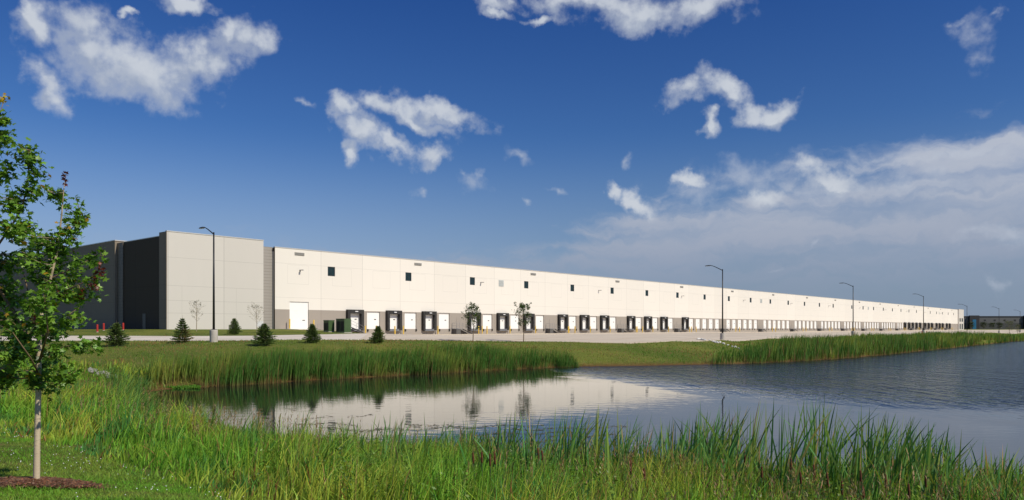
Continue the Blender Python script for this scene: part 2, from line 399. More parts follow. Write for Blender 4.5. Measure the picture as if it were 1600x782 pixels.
# ------------------------------------------------------------------ terrain
UX, UY = 0.6474, 0.7621                    # along the loading facade
VX, VY = -0.7621, 0.6474                   # into the building
OX, OY = -35.8, 115.0; B0 = -1.17
def loc2w(s, y): return (OX+UX*s+VX*y, OY+UY*s+VY*y)
WL = -3.5
shore = [(-7.3, 23.5), (-4.2, 21.7), (0, 18.5), (4, 16.5), (8, 15.5), (13, 14.5), (20, 13.5), (32, 12.5), (50, 10), (80, 8), (150, 20), (220, 60), (280, 120), (310, 200), (290, 280),
         (240, 300), (190, 262), (147, 219), (84.5, 143.6), (52.4, 104), (35.7, 85), (25.9, 77), (18.4, 73), (11.9, 70.6), (5.8, 69.4), (0, 65), (-5, 59.5), (-9.3, 55.5), (-13, 51.4),
         (-16.1, 47.9), (-18.8, 44.8), (-20.2, 42.5), (-19, 38), (-16, 33), (-13.2, 29), (-10.5, 26)]
poly = np.array(shore, float)
def chaikin(p, closed=True):
    q = np.roll(p, -1, 0) if closed else p[1:]
    a = p if closed else p[:-1]
    o = np.empty((len(a)*2, 2)); o[0::2] = a*0.75+q*0.25; o[1::2] = a*0.25+q*0.75
    return o
poly = chaikin(chaikin(poly))
def sdist(x, y, pl):
    """signed distance, negative inside"""
    x = np.asarray(x, float).ravel(); y = np.asarray(y, float).ravel()
    best = np.full(x.shape, 1e18); ins = np.zeros(x.shape, bool)
    q = np.roll(pl, -1, 0)
    for (ax, ay), (bx, by) in zip(pl, q):
        ex, ey = bx-ax, by-ay; L = ex*ex+ey*ey+1e-12
        tt = np.clip(((x-ax)*ex+(y-ay)*ey)/L, 0, 1)
        d = (x-ax-tt*ex)**2+(y-ay-tt*ey)**2
        best = np.minimum(best, d)
        c = ((ay > y) != (by > y)) & (x < ex*(y-ay)/(ey if abs(ey) > 1e-9 else 1e-9)+ax)
        ins ^= c
    d = np.sqrt(best); return np.where(ins, -d, d)
near_edge = [(-300, 72), (-120, 72), (-60, 72), (-34, 72), (-26, 73), (-20, 75.5), (-15.7, 78), (-6.9, 82), (0, 84), (7, 83.5), (13, 84.5), (18.9, 89), (27.1, 98), (39.3, 116.5), (67.2, 150), (105, 195), (170, 271.5), (254, 370.4), (367, 503.4), (430, 577)]
ctrl = []
def cp(px, py, Y): ctrl.append(P(px, py, Y))
for q in [(0, 0, -1.66), (-3, 3, -1.70), (-3, -5, -1.6), (5, 3, -1.85), (0, 5.5, -2.0), (-6.06, 9.7, -1.97), (-9.4, 14, -2.10), (-3.65, 8.2, -1.86), (-12, 9, -1.8), (-8, 5, -1.7), (-20, 15, -1.9), (-25, 30, -2.3),
          (8, 4, -1.9), (15, 4, -1.9), (30, 0, -1.8), (60, -5, -1.8), (120, -20, -1.8), (-60, -20, -1.7), (0, -60, -1.6), (-2, 9, -2.35), (3, 9, -2.6), (8, 9, -2.75), (14, 9, -2.8), (-5, 14, -2.6),
          (-9, 19, -2.8), (-14, 25, -2.85), (-19, 31, -2.95), (-24, 37, -3.0), (-30, 45, -2.4), (-24.5, 44, -3.05), (-42, 60, -1.62), (-70, 60, -1.4), (-48, 71, -1.22), (-110, 60, -1.2), (-110, 110, -0.3), (-60, 105, -0.22),
          (-60, 84, -0.90), (-100, 84, -0.90), (-35, 83, -0.90), (-45, 93, -0.5), (-34, 95, -0.62), (-300, 72, -1.2), (-300, 150, -0.3), (-300, -100, -1.6), (300, -100, -1.8), (400, 100, -1.5), (700, 400, -1.5),
          (350, 640, -0.8), (450, 640, -0.8), (600, 900, -0.8), (0, 900, -0.8), (-400, 600, -0.6), (1200, 300, -1.3), (600, 640, -0.8), (300, 540, -1.2), (430, 600, -1.0)]: ctrl.append(q)
for s_, y_, z_ in [(-17, -1, -0.18), (-9, -1, -0.18), (-1, -1, -0.18), (5, -1, -0.18), (5, -7, -0.35), (-9, -8, -0.4), (9, -1, -0.5), (13.5, -1, -1.17), (13.5, -10, -1.22), (22, -1, -1.17), (22, -14, -1.25), (45, -1, -1.17), (45, -14, -1.23),
                  (80, -1, -1.17), (80, -20, -1.27), (140, -1, -1.17), (140, -25, -1.3), (250, -1, -1.17), (250, -25, -1.3), (380, -1, -1.17), (520, -1, -1.17), (600, 0, -1.1), (-17, 40, -0.18), (-17, 100, -0.18), (100, 60, -1.2), (300, 100, -1.2), (-60, 60, -.2)]:
    ctrl.append((*loc2w(s_, y_), z_))
edge_z = {(-26, 73): -1.21, (-15.7, 78): -1.22, (-6.9, 82): -1.34, (0, 84): -1.47, (7, 83.5): -1.53, (18.9, 89): -1.5, (27.1, 98): -1.52, (39.3, 116.5): -1.56, (67.2, 150): -1.48, (105, 195): -1.42, (170, 271.5): -1.45, (254, 370.4): -1.45, (367, 503.4): -1.4}
for (x, y), z in edge_z.items(): ctrl.append((x, y, z))
for q in [(182, 541, 62), (413, 540, 62), (285, 537, 67), (590, 538, 68), (334, 534.5, 67), (700, 545, 68), (800, 545, 73), (900, 548, 75.5), (1000, 545, 80), (1129, 534, 101), (1129, 546, 87), (1250, 529, 125), (1250, 540, 100), (1333, 527, 142), (1443, 523, 190), (1500, 530, 165), (160, 560, 54), (160, 584, 47), (60, 575, 50)]: cp(*q)
for q in poly[::2]: ctrl.append((q[0], q[1], WL))
ctrl = np.array(ctrl, float)
_d = np.sqrt(((ctrl[:, None, :2]-ctrl[None, :, :2])**2).sum(2))
n_ = len(ctrl); A = np.zeros((n_+3, n_+3)); A[:n_, :n_] = _d + np.eye(n_)*1e-3; A[:n_, n_] = 1; A[:n_, n_+1:] = ctrl[:, :2]/100; A[n_, :n_] = 1; A[n_+1:, :n_] = ctrl[:, :2].T/100
_w = np.linalg.lstsq(A, np.concatenate([ctrl[:, 2], np.zeros(3)]), rcond=None)[0]
def rbf(x, y):
    x = np.asarray(x, float).ravel(); y = np.asarray(y, float).ravel(); out = np.empty(len(x))
    for i in range(0, len(x), 20000):
        xs = x[i:i+20000]; ys = y[i:i+20000]
        d = np.sqrt((xs[:, None]-ctrl[None, :, 0])**2+(ys[:, None]-ctrl[None, :, 1])**2)
        out[i:i+20000] = d@_w[:n_]+_w[n_]+xs/100*_w[n_+1]+ys/100*_w[n_+2]
    return out
def hfun(x, y, sd=None):
    x = np.asarray(x, float).ravel(); y = np.asarray(y, float).ravel()
    if sd is None: sd = sdist(x, y, poly)
    sd = sd + (vnoise(x, y, 2.2, 3)-0.5)*0.7
    far = np.sqrt(x**2+y**2)
    r = rbf(x, y); r = r + (-0.9-r)*sstep(far, 500, 1000)
    r = np.clip(r, -3.6, 0.2)
    out = np.where(sd > 0, np.maximum(r, WL+0.03+0.10*np.minimum(sd, 6)), np.maximum(WL+sd*0.3, -4.6))
    return out
# pavement polygons
ramp = [loc2w(0.8, -0.02), loc2w(0.8, -5.0), loc2w(6.5, -6.5), loc2w(12, -12), (-19.5, 104.5), (-16, 104), loc2w(13, -0.02)]
road_far = [(-300, 82.5), (-120, 82.5), (-60, 82.5), (-36, 82.5), (-30.5, 84.5), (-26, 89), (-22.5, 96), (-19.5, 104.5)]
def resample(p, n):
    p = np.array(p, float); d = np.r_[0, np.cumsum(np.hypot(*np.diff(p, axis=0).T))]
    tt = np.linspace(0, d[-1], n); return np.c_[np.interp(tt, d, p[:, 0]), np.interp(tt, d, p[:, 1])]
fac_line = [loc2w(13.0, -0.02), loc2w(511.4, -0.02), loc2w(511.4, -0.7), loc2w(528.4, -0.7)]
near_apron = near_edge[7:]
def pave_z(x, y): return hfun(x, y)+0.035
def loft(a, b, na, nb, name, mat, lift=0.0):
    A_ = resample(a, na); B_ = resample(b, na)
    V = []
    for j in range(nb):
        tt = j/(nb-1); V.append(A_*(1-tt)+B_*tt)
    V = np.concatenate(V); Z = pave_z(V[:, 0], V[:, 1])+lift
    top = np.c_[V, Z]
    f = [(j*na+i, j*na+i+1, (j+1)*na+i+1, (j+1)*na+i) for j in range(nb-1) for i in range(na-1)]
    n0 = len(top); rim = list(range(na)) + [j*na+na-1 for j in range(1, nb)] + [(nb-1)*na+i for i in range(na-2, -1, -1)] + [j*na for j in range(nb-2, 0, -1)]
    low = top[rim]-np.array([0, 0, 0.35]); allv = np.concatenate([top, low])
    k = len(rim)
    f += [(rim[(i+1) % k], rim[i], n0+i, n0+(i+1) % k) for i in range(k)]
    return tag(mesh_obj(name, allv, f, mat), kind='structure')
apron_near = [(-16.0, 78.0)]+near_apron
apron_far = [(-19.5, 104.5), loc2w(13.0, -0.02)]+fac_line[1:]+[(330, 530), (430, 590)]
# apron lofted by matching stations along both edges
nr = [(-15.7, 78), (-6.9, 82), (0, 84), (7, 83.5), (13, 84.5), (18.9, 89), (27.1, 98), (39.3, 116.5), (67.2, 150), (105, 195), (170, 271.5), (254, 370.4), (340, 471.6), (367, 503.4), (430, 577)]
fr_ = [(-19.5, 104.5), loc2w(13, -.02), loc2w(22, -.02), loc2w(32, -.02), loc2w(42, -.02), loc2w(56, -.02), loc2w(75, -.02), loc2w(100, -.02), loc2w(142, -.02), loc2w(200, -.02), loc2w(300, -.02), loc2w(430, -.02), loc2w(511.4, -.02), (318, 517), (425, 585)]
def sub(p, k):
    o = []
    for a, b in zip(p[:-1], p[1:]):
        for i in range(k): o.append((a[0]+(b[0]-a[0])*i/k, a[1]+(b[1]-a[1])*i/k))
    return o+[p[-1]]
def loft2(a, b, k, nb, name, mat):
    A_ = np.array(sub(a, k)); B_ = np.array(sub(b, k)); na = len(A_)
    V = np.concatenate([A_*(1-j/(nb-1))+B_*(j/(nb-1)) for j in range(nb)]); Z = pave_z(V[:, 0], V[:, 1])
    top = np.c_[V, Z]
    f = [(j*na+i, j*na+i+1, (j+1)*na+i+1, (j+1)*na+i) for j in range(nb-1) for i in range(na-1)]
    n0 = len(top); rim = list(range(na)) + [j*na+na-1 for j in range(1, nb)] + [(nb-1)*na+i for i in range(na-2, -1, -1)] + [j*na for j in range(nb-2, 0, -1)]
    k2 = len(rim); allv = np.concatenate([top, top[rim]-np.array([0, 0, 0.35])])
    f += [(rim[(i+1) % k2], rim[i], n0+i, n0+(i+1) % k2) for i in range(k2)]
    tag(mesh_obj(name, allv, f, mat), kind='structure')
    return np.array(list(a)+list(b)[::-1], float)
pv = [loft2(nr, fr_, 12, 24, 'loading_apron', M['apron'])]
pv.append(loft2([(-300, 72), (-60, 72), (-34, 72), (-26, 73), (-20, 75.5), (-15.7, 78)], [(-300, 82.5), (-60, 82.5), (-36, 82.5), (-29, 85.5), (-23, 94), (-19.5, 104.5)], 14, 10, 'road', M['road']))
pv.append(loft2([loc2w(0.8, -5.0), loc2w(6.5, -6.0), loc2w(10, -9), (-19.6, 104.4)], [loc2w(0.8, -.02), loc2w(5, -.02), loc2w(9, -.02), loc2w(12.98, -.02)], 8, 10, 'driveway', M['road']))
# ground sheet: polar grid round the camera
fa = np.arange(-46, 46.01, 0.22); ang = np.concatenate([fa, np.arange(48, 312, 3.0)])
rad = [0.0]; r_ = 0.6
while r_ < 9000: rad.append(r_); r_ *= 1.016 if r_ > 22 else 1.03
rad = np.array(rad[1:])
AA, RR = np.meshgrid(np.radians(ang), rad)
gx = (np.sin(AA)*RR).ravel(); gy = (np.cos(AA)*RR).ravel()
sdw = sdist(gx, gy, poly); gz = hfun(gx, gy, sdw)
for q in pv: gz -= 0.16*np.clip(-sdist(gx, gy, q)/2.0, 0, 1)
gz += (vnoise(gx, gy, 0.9, 9)-0.5)*0.05*(sdw > 0.5)*np.clip(1-np.hypot(gx, gy)/60, 0, 1)
na, nrad = len(ang), len(rad)
I, J = np.meshgrid(np.arange(nrad-1), np.arange(na), indexing='ij')
fa_ = np.stack([I*na+J, I*na+(J+1) % na, (I+1)*na+(J+1) % na, (I+1)*na+J], -1).reshape(-1, 4)
V = np.c_[gx, gy, gz]; V = np.r_[V, [[0, 0, -1.66]]]
g = np_mesh('ground', V, fa_[:, ::-1], M['turf'], smooth=True); tag(g, kind='structure')
cap = MB(); 
capv = [(0, 0, -1.66)]
me = g.data
# close the small hole under the camera
import bmesh
bm = bmesh.new(); bm.from_mesh(me); bm.verts.ensure_lookup_table(); c0 = bm.verts[len(V)-1]
for j in range(na): bm.faces.new((c0, bm.verts[(j+1) % na], bm.verts[j]))
bm.to_mesh(me); bm.free()
wm = MB(); wm.quad((-40, 2, WL), (330, 2, WL), (330, 320, WL), (-40, 320, WL)); tag(wm.build('pond_water', M['water']), kind='structure')

def hz_at(x, y): return float(hfun([x], [y])[0])

# ------------------------------------------------------------------ warehouse
FL = -0.15; TOP = 12.2
wh = empty('warehouse', (OX, OY, B0), math.atan2(UY, UX), label='very long white warehouse, grey along its base, with small square windows and many dock doors', cat='warehouse')
def wb(): return MB(dz=-B0)
NP = 17
starts = [13.2+28.85*k for k in range(NP)]
doors = []                          # (x0, x1, group, index, seal)
for k, st in enumerate(starts):
    for i in range(6):
        if k == NP-1 and i > 3: continue
        seal = (k < 4 and i % 2 == 0) or (k == 4 and i == 0) or (k == 12 and i in (3, 5)) or (k > 12 and i % 2 == 0)
        a = st+4.2*i
        doors.append((a+0.45 if seal else a+0.15, a+2.85 if seal else a+2.95, k, i, seal))
wins = [10.4+16.55*k-0.1 for k in range(16)]+[283.5+16.55*j-0.1 for j in range(14)]
def wall_grid(name, x0, x1, z0, z1, holes, depth, mat, yp=0.0):
    xs = sorted({x0, x1, *[h[0] for h in holes], *[h[1] for h in holes]}); zs = sorted({z0, z1, *[h[2] for h in holes], *[h[3] for h in holes]})
    mb = wb(); hs = {(h[0], h[2]): h for h in holes}
    cols = {}
    for h in holes: cols.setdefault(h[0], []).append(h)
    act = []
    for i in range(len(xs)-1):
        for j in range(len(zs)-1):
            cx_, cz_ = (xs[i]+xs[i+1])/2, (zs[j]+zs[j+1])/2
            if any(h[0] < cx_ < h[1] and h[2] < cz_ < h[3] for h in cols.get(xs[i], [])): continue
            mb.quad((xs[i], yp, zs[j]), (xs[i+1], yp, zs[j]), (xs[i+1], yp, zs[j+1]), (xs[i], yp, zs[j+1]))
    for (a, b_, c, d) in holes:
        mb.quad((a, yp, c), (a, yp, d), (a, yp+depth, d), (a, yp+depth, c)); mb.quad((b_, yp, d), (b_, yp, c), (b_, yp+depth, c), (b_, yp+depth, d))
        if d != BAND: mb.quad((a, yp, d), (b_, yp, d), (b_, yp+depth, d), (a, yp+depth, d))
        if c != BAND: mb.quad((a, yp+depth, c), (b_, yp+depth, c), (b_, yp, c), (a, yp, c))
    return mb.build(name, mat, wh)
WS = 1.42; WZ = 8.38
hol_w = [(x-WS/2, x+WS/2, WZ, WZ+1.5) for x in wins]
lou = [51.9, 184.4, 317.0+0.0-9.0, 449.5]
hol_l = [(a, b_, FL, 2.76) for (a, b_, k, i, s_) in doors]
GD = 4.08                                  # height of the drive-in door top
hol_d = (2.55, 6.0, FL-0.02, GD)
BAND = 2.86
wall_grid('upper_wall', 0, 512, BAND, TOP, hol_w+[(2.55, 6.0, BAND, GD)], 0.22, M['white'])
wall_grid('lower_wall', 0, 512, -1.6, BAND, hol_l+[(2.55, 6.0, FL-0.02, BAND)], 0.22, M['greyband'])
wb().box(0, 512, 0.35, 150, -1.6, TOP-0.6).build('building_core', M['roof'], wh)
wb().box(-0.05, 512.0, -0.06, 0.34, TOP, TOP+0.12).build('parapet_coping', M['coping'], wh)
wb().box(0.002, 0.33, 0.01, 0.62, -1.6, TOP-0.01).build('wall_return', M['charcoal'], wh)  # left-facing end of the main wall; its shade is put into the charcoal colour
# doors
vp = 0; nb_ = 0; rest = wb()
door_me = {}
for (a, b_, k, i, s_) in doors:
    dark = False
    wd = b_-a
    key = (round(wd, 2), dark)
    if key not in door_me:
        mb = MB(); mb.box(0, wd, 0, 0.05, 0, 2.91)
        mb2 = MB()
        z_ = 0
        o = mb.build('dock_door', M['black'] if dark else M['door'], wh); door_me[key] = o
    else:
        o = door_me[key].copy(); C.objects.link(o); o.parent = wh
    o.location = (a, 0.20, FL-B0)
    if dark and (k*7+i) % 1 == 0: o['label'] = 'dark dock door'
    if k < 7:
        mb = MB(); mb.box(wd*0.60, wd*0.60+0.42, -0.012, -0.002, 1.55, 1.70); v_ = mb.build('vision_panel', M['frame'], o)
    if s_:
        mb = wb(); x0, x1 = a-0.45, b_+0.45
        mb.box(x0, x0+0.52, -0.55, -0.003, FL-0.25, 3.05); mb.box(x1-0.52, x1, -0.55, -0.003, FL-0.25, 3.05); mb.box(x0+0.52, x1-0.52, -0.58, -0.003, 2.42, 3.05)
        mb.build('dock_seal', M['black'], wh)
        wb().box((a+b_)/2-0.28, (a+b_)/2+0.28, -0.72, -0.585, 2.68, 2.82).build('dock_light', M['sign'], wh)
        mb = wb(); mb.box(a-0.05, b_+0.05, -0.5, -0.01, FL-0.06, FL+0.0); mb.box(a+0.1, b_-0.1, -0.42, -0.01, FL-0.30, FL-0.08); mb.box(a-0.2, b_+0.2, -0.62, -0.01, FL-0.40, FL-0.33)
        mb.build('dock_leveler', M['steel'], wh)
    for x in (a-0.02, b_-0.24):
        if nb_ < 100:
            wb().box(x, x+0.26, -0.16, -0.004, FL-0.42, FL-0.02).build('dock_bumper', M['black'], wh); nb_ += 1
        else: rest.box(x, x+0.26, -0.16, -0.004, FL-0.42, FL-0.02)
tag(rest.build('dock_bumper', M['black'], wh), kind='stuff')
dd = wb().box(2.56, 5.99, 0.16, 0.21, FL-0.02, GD-0.01).build('drive_in_door', M['door'], wh)
wb().box(4.95, 5.4, 0.145, 0.157, 1.15, 1.27).build('vision_panel', M['frame'], dd)
# windows
for x in wins:
    mb = wb(); a, b_, c, d = x-WS/2, x+WS/2, WZ, WZ+1.5; q = 0.09
    mb.box(a, a+q, 0.05, 0.15, c, d); mb.box(b_-q, b_, 0.05, 0.15, c, d); mb.box(a+q, b_-q, 0.05, 0.15, c, c+q); mb.box(a+q, b_-q, 0.05, 0.15, d-q, d); mb.box(x-0.03, x+0.03, 0.06, 0.14, c+q, d-q)
    fo = mb.build('window', M['frame'], wh)
    wb().box(a+q/2, b_-q/2, 0.09, 0.11, c+q/2, d-q/2).build('pane', M['glass'], fo)
for x in (51.9, 184.4, 308.0, 456.0):
    mb = wb(); mb.box(x-0.75, x+0.75, -0.05, -0.003, 8.45, 9.75)
    for j in range(9): mb.box(x-0.68, x+0.68, -0.09, -0.052, 8.52+j*0.135, 8.58+j*0.135)
    mb.build('louver', M['louver'], wh)
for x in [4.3]+[29.1+33.15*k for k in range(15)]:
    mb = wb(); mb.box(x-0.85, x+0.85, -0.10, -0.003, 11.30, 11.72)
    for j in range(4): mb.box(x-0.78, x+0.78, -0.13, -0.102, 11.34+j*0.1, 11.38+j*0.1)
    mb.build('scupper', M['vent'], wh)
for x in [4.4+41.4*k for k in range(12)]:
    mb = wb(); mb.box(x-0.1, x+0.1, -0.06, -0.003, 8.75, 9.05); mb.tube([(x, -0.06, 8.95), (x, -0.25, 9.0), (x, -0.4, 9.0)], 0.035, 6); lo = mb.build('wall_lamp', M['lamphead'], wh)
    mb = wb(); mb.box(x-0.15, x+0.15, -0.75, -0.38, 8.94, 9.04); mb.build('lamp_head', M['lamphead'], lo)
for x in [12.1+28.85*k for k in range(12)]:     # metal gutters' small brackets and a man door by each stair
    pass
for k, st in enumerate(starts[1:12]):
    wb().box(st-3.0, st-1.95, -0.03, -0.003, FL, FL+2.15).build('man_door', M['greyband'], wh)
# near tower, its return, recess, siding and the long grey side wall
TT = 12.95
wb().box(-16.7, -2.3, -0.6, 1.52, -1.6, TT).build('corner_tower', M['tower'], wh)
wb().box(-16.75, -2.25, -0.66, -0.2, TT, TT+0.12).build('parapet_coping', M['coping'], wh)
wb().box(-16.78, -16.702, -0.595, 1.5, -1.6, TT-0.002).build('tower_side_panel', M['sidegrey'], wh)
wb().box(-2.298, -0.002, 0.6, 14, -1.6, TOP+0.05).build('siding_bay', M['siding'], wh)
wb().box(-16.1, -2.3, 1.53, 14.2, -1.6, 12.6) .build('recess_wall', M['charcoal'], wh)
wb().box(-16.12, -15.5, 1.5, 14.2, 12.6, 12.7).build('parapet_coping', M['coping'], wh)
wb().box(-16.25, -14.0, 14.2, 16.2, -1.6, 12.6).build('siding_bay', M['sidingdark'], wh)
mb = wb()
# tower is hollow where the recess cuts in: side wall beyond
mb.box(-16.55, -8.0, 16.2, 150, -1.6, 12.95); mb.build('side_wall', M['sidegrey'], wh)
wb().box(-16.61, -8.1, 16.1, 150, 12.95, 13.07).build('parapet_coping', M['coping'], wh)
md = wb().box(-16.14, -16.102, 7.0, 8.0, FL, FL+2.2).build('side_door', M['frame'], wh)
# far end tower with office windows
wb().box(512.0, 529, -0.6, 18, -1.6, 12.5).build('end_tower', M['tower'], wh)
for (a, b_, c, d) in ((514.5, 518.2, 4.3, 6.6), (521.5, 525.6, 4.3, 6.6), (514.5, 518.2, -0.7, 2.9), (521.5, 525.6, -0.7, 2.9)):
    wb().box(a, b_, -0.66, -0.603, c, d).build('office_window', M['glass'], wh)
wb().box(511.95, 529.05, -0.66, -0.2, 12.5, 12.62).build('parapet_coping', M['coping'], wh)

# ---- dock stairs
ANG = math.atan2(UY, UX)
def ordn(n): return ['first', 'second', 'third', 'fourth', 'fifth', 'sixth', 'seventh', 'eighth', 'ninth', 'tenth', 'eleventh', 'twelfth', 'thirteenth', 'fourteenth', 'fifteenth', 'sixteenth', 'seventeenth'][n]
def build_stairs():
    r = empty('dock_stairs', (0, 0, 0), ANG)
    H = 1.02
    MB().box(0, 1.7, -1.25, -0.05, H-0.08, H).build('landing', M['steel'], r)
    MB().box(0.03, 1.2, -1.2, -0.06, 0.0, H-0.085).build('landing_base', M['basegrey'], r)
    mb = MB(); n = 6
    for i in range(n):
        x = 1.7+i*0.42; z_ = H-(i+1)*H/(n+0.0)+0.0
        if z_ > 0.02: mb.box(x, x+0.43, -1.22, -0.08, z_, z_+0.05)
    mb.build('tread', M['steel'], r)
    for y in (-1.24, -0.07):
        mb = MB(); x1 = 1.7+n*0.42
        mb.quad((1.7, y, H-0.22), (x1, y, -0.02), (x1, y, 0.16), (1.7, y, H)); mb.quad((1.7, y+.03, H), (x1, y+.03, 0.16), (x1, y+.03, -0.02), (1.7, y+.03, H-0.22)); mb.quad((1.7, y, H), (x1, y, 0.16), (x1, y+.03, 0.16), (1.7, y+.03, H))
        mb.build('stringer', M['black'], r)
    mb = MB(); y = -1.21; x1 = 1.7+n*0.42
    for zz_ in (0.55, 1.05):
        mb.tube([(0.04, -0.08, H+zz_), (0.04, y, H+zz_), (1.7, y, H+zz_), (x1, y, zz_+0.05)], 0.022, 6)
    for x in (0.04, 0.85, 1.7): mb.tube([(x, y, H), (x, y, H+1.05)], 0.022, 6)
    mb.tube([(x1, y, 0), (x1, y, 1.1)], 0.022, 6); mb.tube([(2.7, y, 0.45), (2.7, y, 1.55)], 0.022, 6); mb.tube([(0.04, -0.08, H), (0.04, -0.08, H+1.05)], 0.022, 6)
    mb.build('handrail', M['steel'], r)
    return r
def stair_place(r, s_, y=0.0):
    x_, y_ = loc2w(s_, y); r.location = (x_, y_, hz_at(x_, y_)+0.035)
proto = build_stairs()
def place_seq(n): return 'nearest' if n == 0 else ordn(n)
for k in range(NP):
    r = proto if k == 0 else copy_tree(proto)
    tag(r, 'grey steel dock stairs with handrail, %s along the loading wall from the drive-in door' % place_seq(k), 'stairs', 'steel stairs along the loading wall')
    stair_place(r, (starts[k]-4.3) if k else 9.6)
    if k == 0: stair_place(r, 11.6, -0.05)
# ---- yellow bollards
def build_bollard(name, mat, h, rad_, capped=True):
    r = empty(name, (0, 0, 0))
    pts = [(0, 0, -0.05), (0, 0, h-0.06), (0, 0, h-0.02), (0, 0, h)]
    MB().tube(pts, [rad_, rad_, rad_*0.8, rad_*0.25], 14).build('post', mat, r, smooth=False)
    MB().tube([(0, 0, -0.02), (0, 0, 0.05)], [rad_*1.25, rad_*1.18], 14).build('collar', M['concrete'], r)
    return r
bp_ = build_bollard('yellow_bollard', M['yellow'], 1.55, 0.11); used = False
def bollard(s_, y, label):
    global used
    r = bp_ if not used else copy_tree(bp_); used = True
    x_, y_ = loc2w(s_, y); r.location = (x_, y_, hz_at(x_, y_)+0.03)
    tag(r, label, 'bollard', 'yellow bollards along the loading wall')
bollard(2.1, -0.7, 'short yellow bollard left of the tall drive-in door')
bollard(6.45, -0.7, 'short yellow bollard right of the tall drive-in door')
bollard(15.0, -5.5, 'yellow bollard at the foot of the grass slope by the green cabinets')
bollard(17.2, -7.5, 'yellow bollard standing farthest out on the apron near the green cabinets')
sc_ = 0
for (a, b_, k, i, s_) in doors:
    if s_ and k < 5:
        bollard(b_+0.72, -0.55, 'yellow bollard right of the %s black dock seal from the near corner' % ordn(sc_)); sc_ += 1
for k in range(1, NP):
    g_ = starts[k]
    bollard(g_-0.3, -3.2, 'yellow bollard left of the pair at the foot of the %s dock stairs' % ordn(k))
    bollard(g_+1.6, -3.6, 'yellow bollard right of the pair at the foot of the %s dock stairs' % ordn(k))
# ---- red bollards near the dark side wall and at the fourth lamp
rp = build_bollard('red_bollard', M['red'], 0.95, 0.12)
reds = [(152, 517, 93, 'foremost red bollard on the grass by the grey side wall, partly behind tree leaves'), (162, 515.2, 99, 'middle red bollard on the grass by the grey side wall'), (192.5, 514.8, 100, 'red bollard behind the spruce, in front of the charcoal recess'),
        (1440.4, 522.5, 188, 'red post left of the fourth tall lamp by the apron'), (1448, 522.7, 188, 'red post right of the fourth tall lamp by the apron')]
for i, (px, py, Y, lb) in enumerate(reds):
    r = rp if i == 0 else copy_tree(rp); x_ = (px-CX)/F*Y; r.location = (x_, Y, hz_at(x_, Y)); 
    if i < 3: r.location = (x_, Y, hz_at(x_, Y))
    if i > 2: r.scale = (1, 1, 0.95)
    tag(r, lb, 'bollard', 'red bollards')
# ---- green utility cabinets
def cabinet(s_, y, L, Wd, H, lb, group='green utility cabinets'):
    x_, y_ = loc2w(s_, y); z_ = hz_at(x_, y_)
    r = empty('utility_cabinet', (x_, y_, z_-0.05), ANG, label=lb, cat='cabinet', group=group)
    MB().box(-0.1, Wd+0.1, -0.1, L+0.1, 0, 0.12).build('pad', M['concrete'], r)
    MB().box(0, Wd, 0, L, 0.12, H).build('body', M['green'], r, bevel=0.03)
    MB().box(-0.03, Wd+0.03, -0.03, L+0.03, H, H+0.07).build('lid', M['green'], r, bevel=0.02)
    for a, b_ in ((0.12, L*0.46), (L*0.54, L-0.12)):
        mb = MB()
        mb.box(-0.02, -0.004, a, b_, 0.3, H-0.3)
        for j in range(int((H-0.7)/0.12)): mb.box(-0.05, -0.022, a+0.05, b_-0.05, 0.4+j*0.12, 0.45+j*0.12)
        mb.build('grille', M['black'], r)
cx_, cy_ = (533-CX)/F*106, 106.0
ls = (cx_-OX)*UX+(cy_-OY)*UY; ly = (cx_-OX)*VX+(cy_-OY)*VY
cabinet(ls-0.2, ly-1.0, 1.9, 1.15, 1.95, 'taller dark green utility cabinet on the grass slope before the ramp')
cabinet(ls-1.0, ly+1.5, 1.2, 1.0, 1.65, 'lower dark green utility cabinet left of the taller one')
# small utility sign by the siding bay
x_, y_, z_ = P(406, 515.5, 98); z_ = hz_at(x_, y_)
r = empty('sign_board', (x_, y_, z_), 0.25, label='small white board on two legs beside the young tree at the siding bay', cat='sign')
MB().box(-0.42, 0.42, -0.03, 0.03, 0.75, 1.45).build('board', M['sign'], r)
for sx in (-0.36, 0.36): MB().box(sx-0.03, sx+0.03, -0.025, 0.025, -0.05, 0.75).build('leg', M['steel'], r)
# guard rail along the ramp
r = empty('ramp_guardrail', (*loc2w(7.0, -0.9), B0), ANG, label='grey steel guardrail with a dark kerb above the ramp', cat='guardrail')
def rz(s_): x_, y_ = loc2w(7.0+s_, -0.9); return hz_at(x_, y_)-B0
rail = MB(); posts = []
rail.tube([(x, 0, rz(x)+1.0) for x in (0, 1.2, 2.4, 3.6, 4.6)], 0.025, 6); rail.tube([(x, 0, rz(x)+0.55) for x in (0, 1.2, 2.4, 3.6, 4.6)], 0.02, 6); rail.build('rail', M['steel'], r)
for x in (0, 1.2, 2.4, 3.6, 4.6): MB().tube([(x, 0, rz(x)-0.05), (x, 0, rz(x)+1.02)], 0.025, 6).build('post', M['steel'], r)
mb = MB(); mb.v = []; 
for x0 in np.arange(0, 4.6, 0.46):
    mb.quad((x0, -0.05, rz(x0)), (x0+.46, -0.05, rz(x0+.46)), (x0+.46, -0.05, rz(x0+.46)+0.16), (x0, -0.05, rz(x0)+0.16)); mb.quad((x0, -0.05, rz(x0)+.16), (x0+.46, -0.05, rz(x0+.46)+.16), (x0+.46, 0.1, rz(x0+.46)+.16), (x0, 0.1, rz(x0)+.16))
mb.build('kerb', M['black'], r)

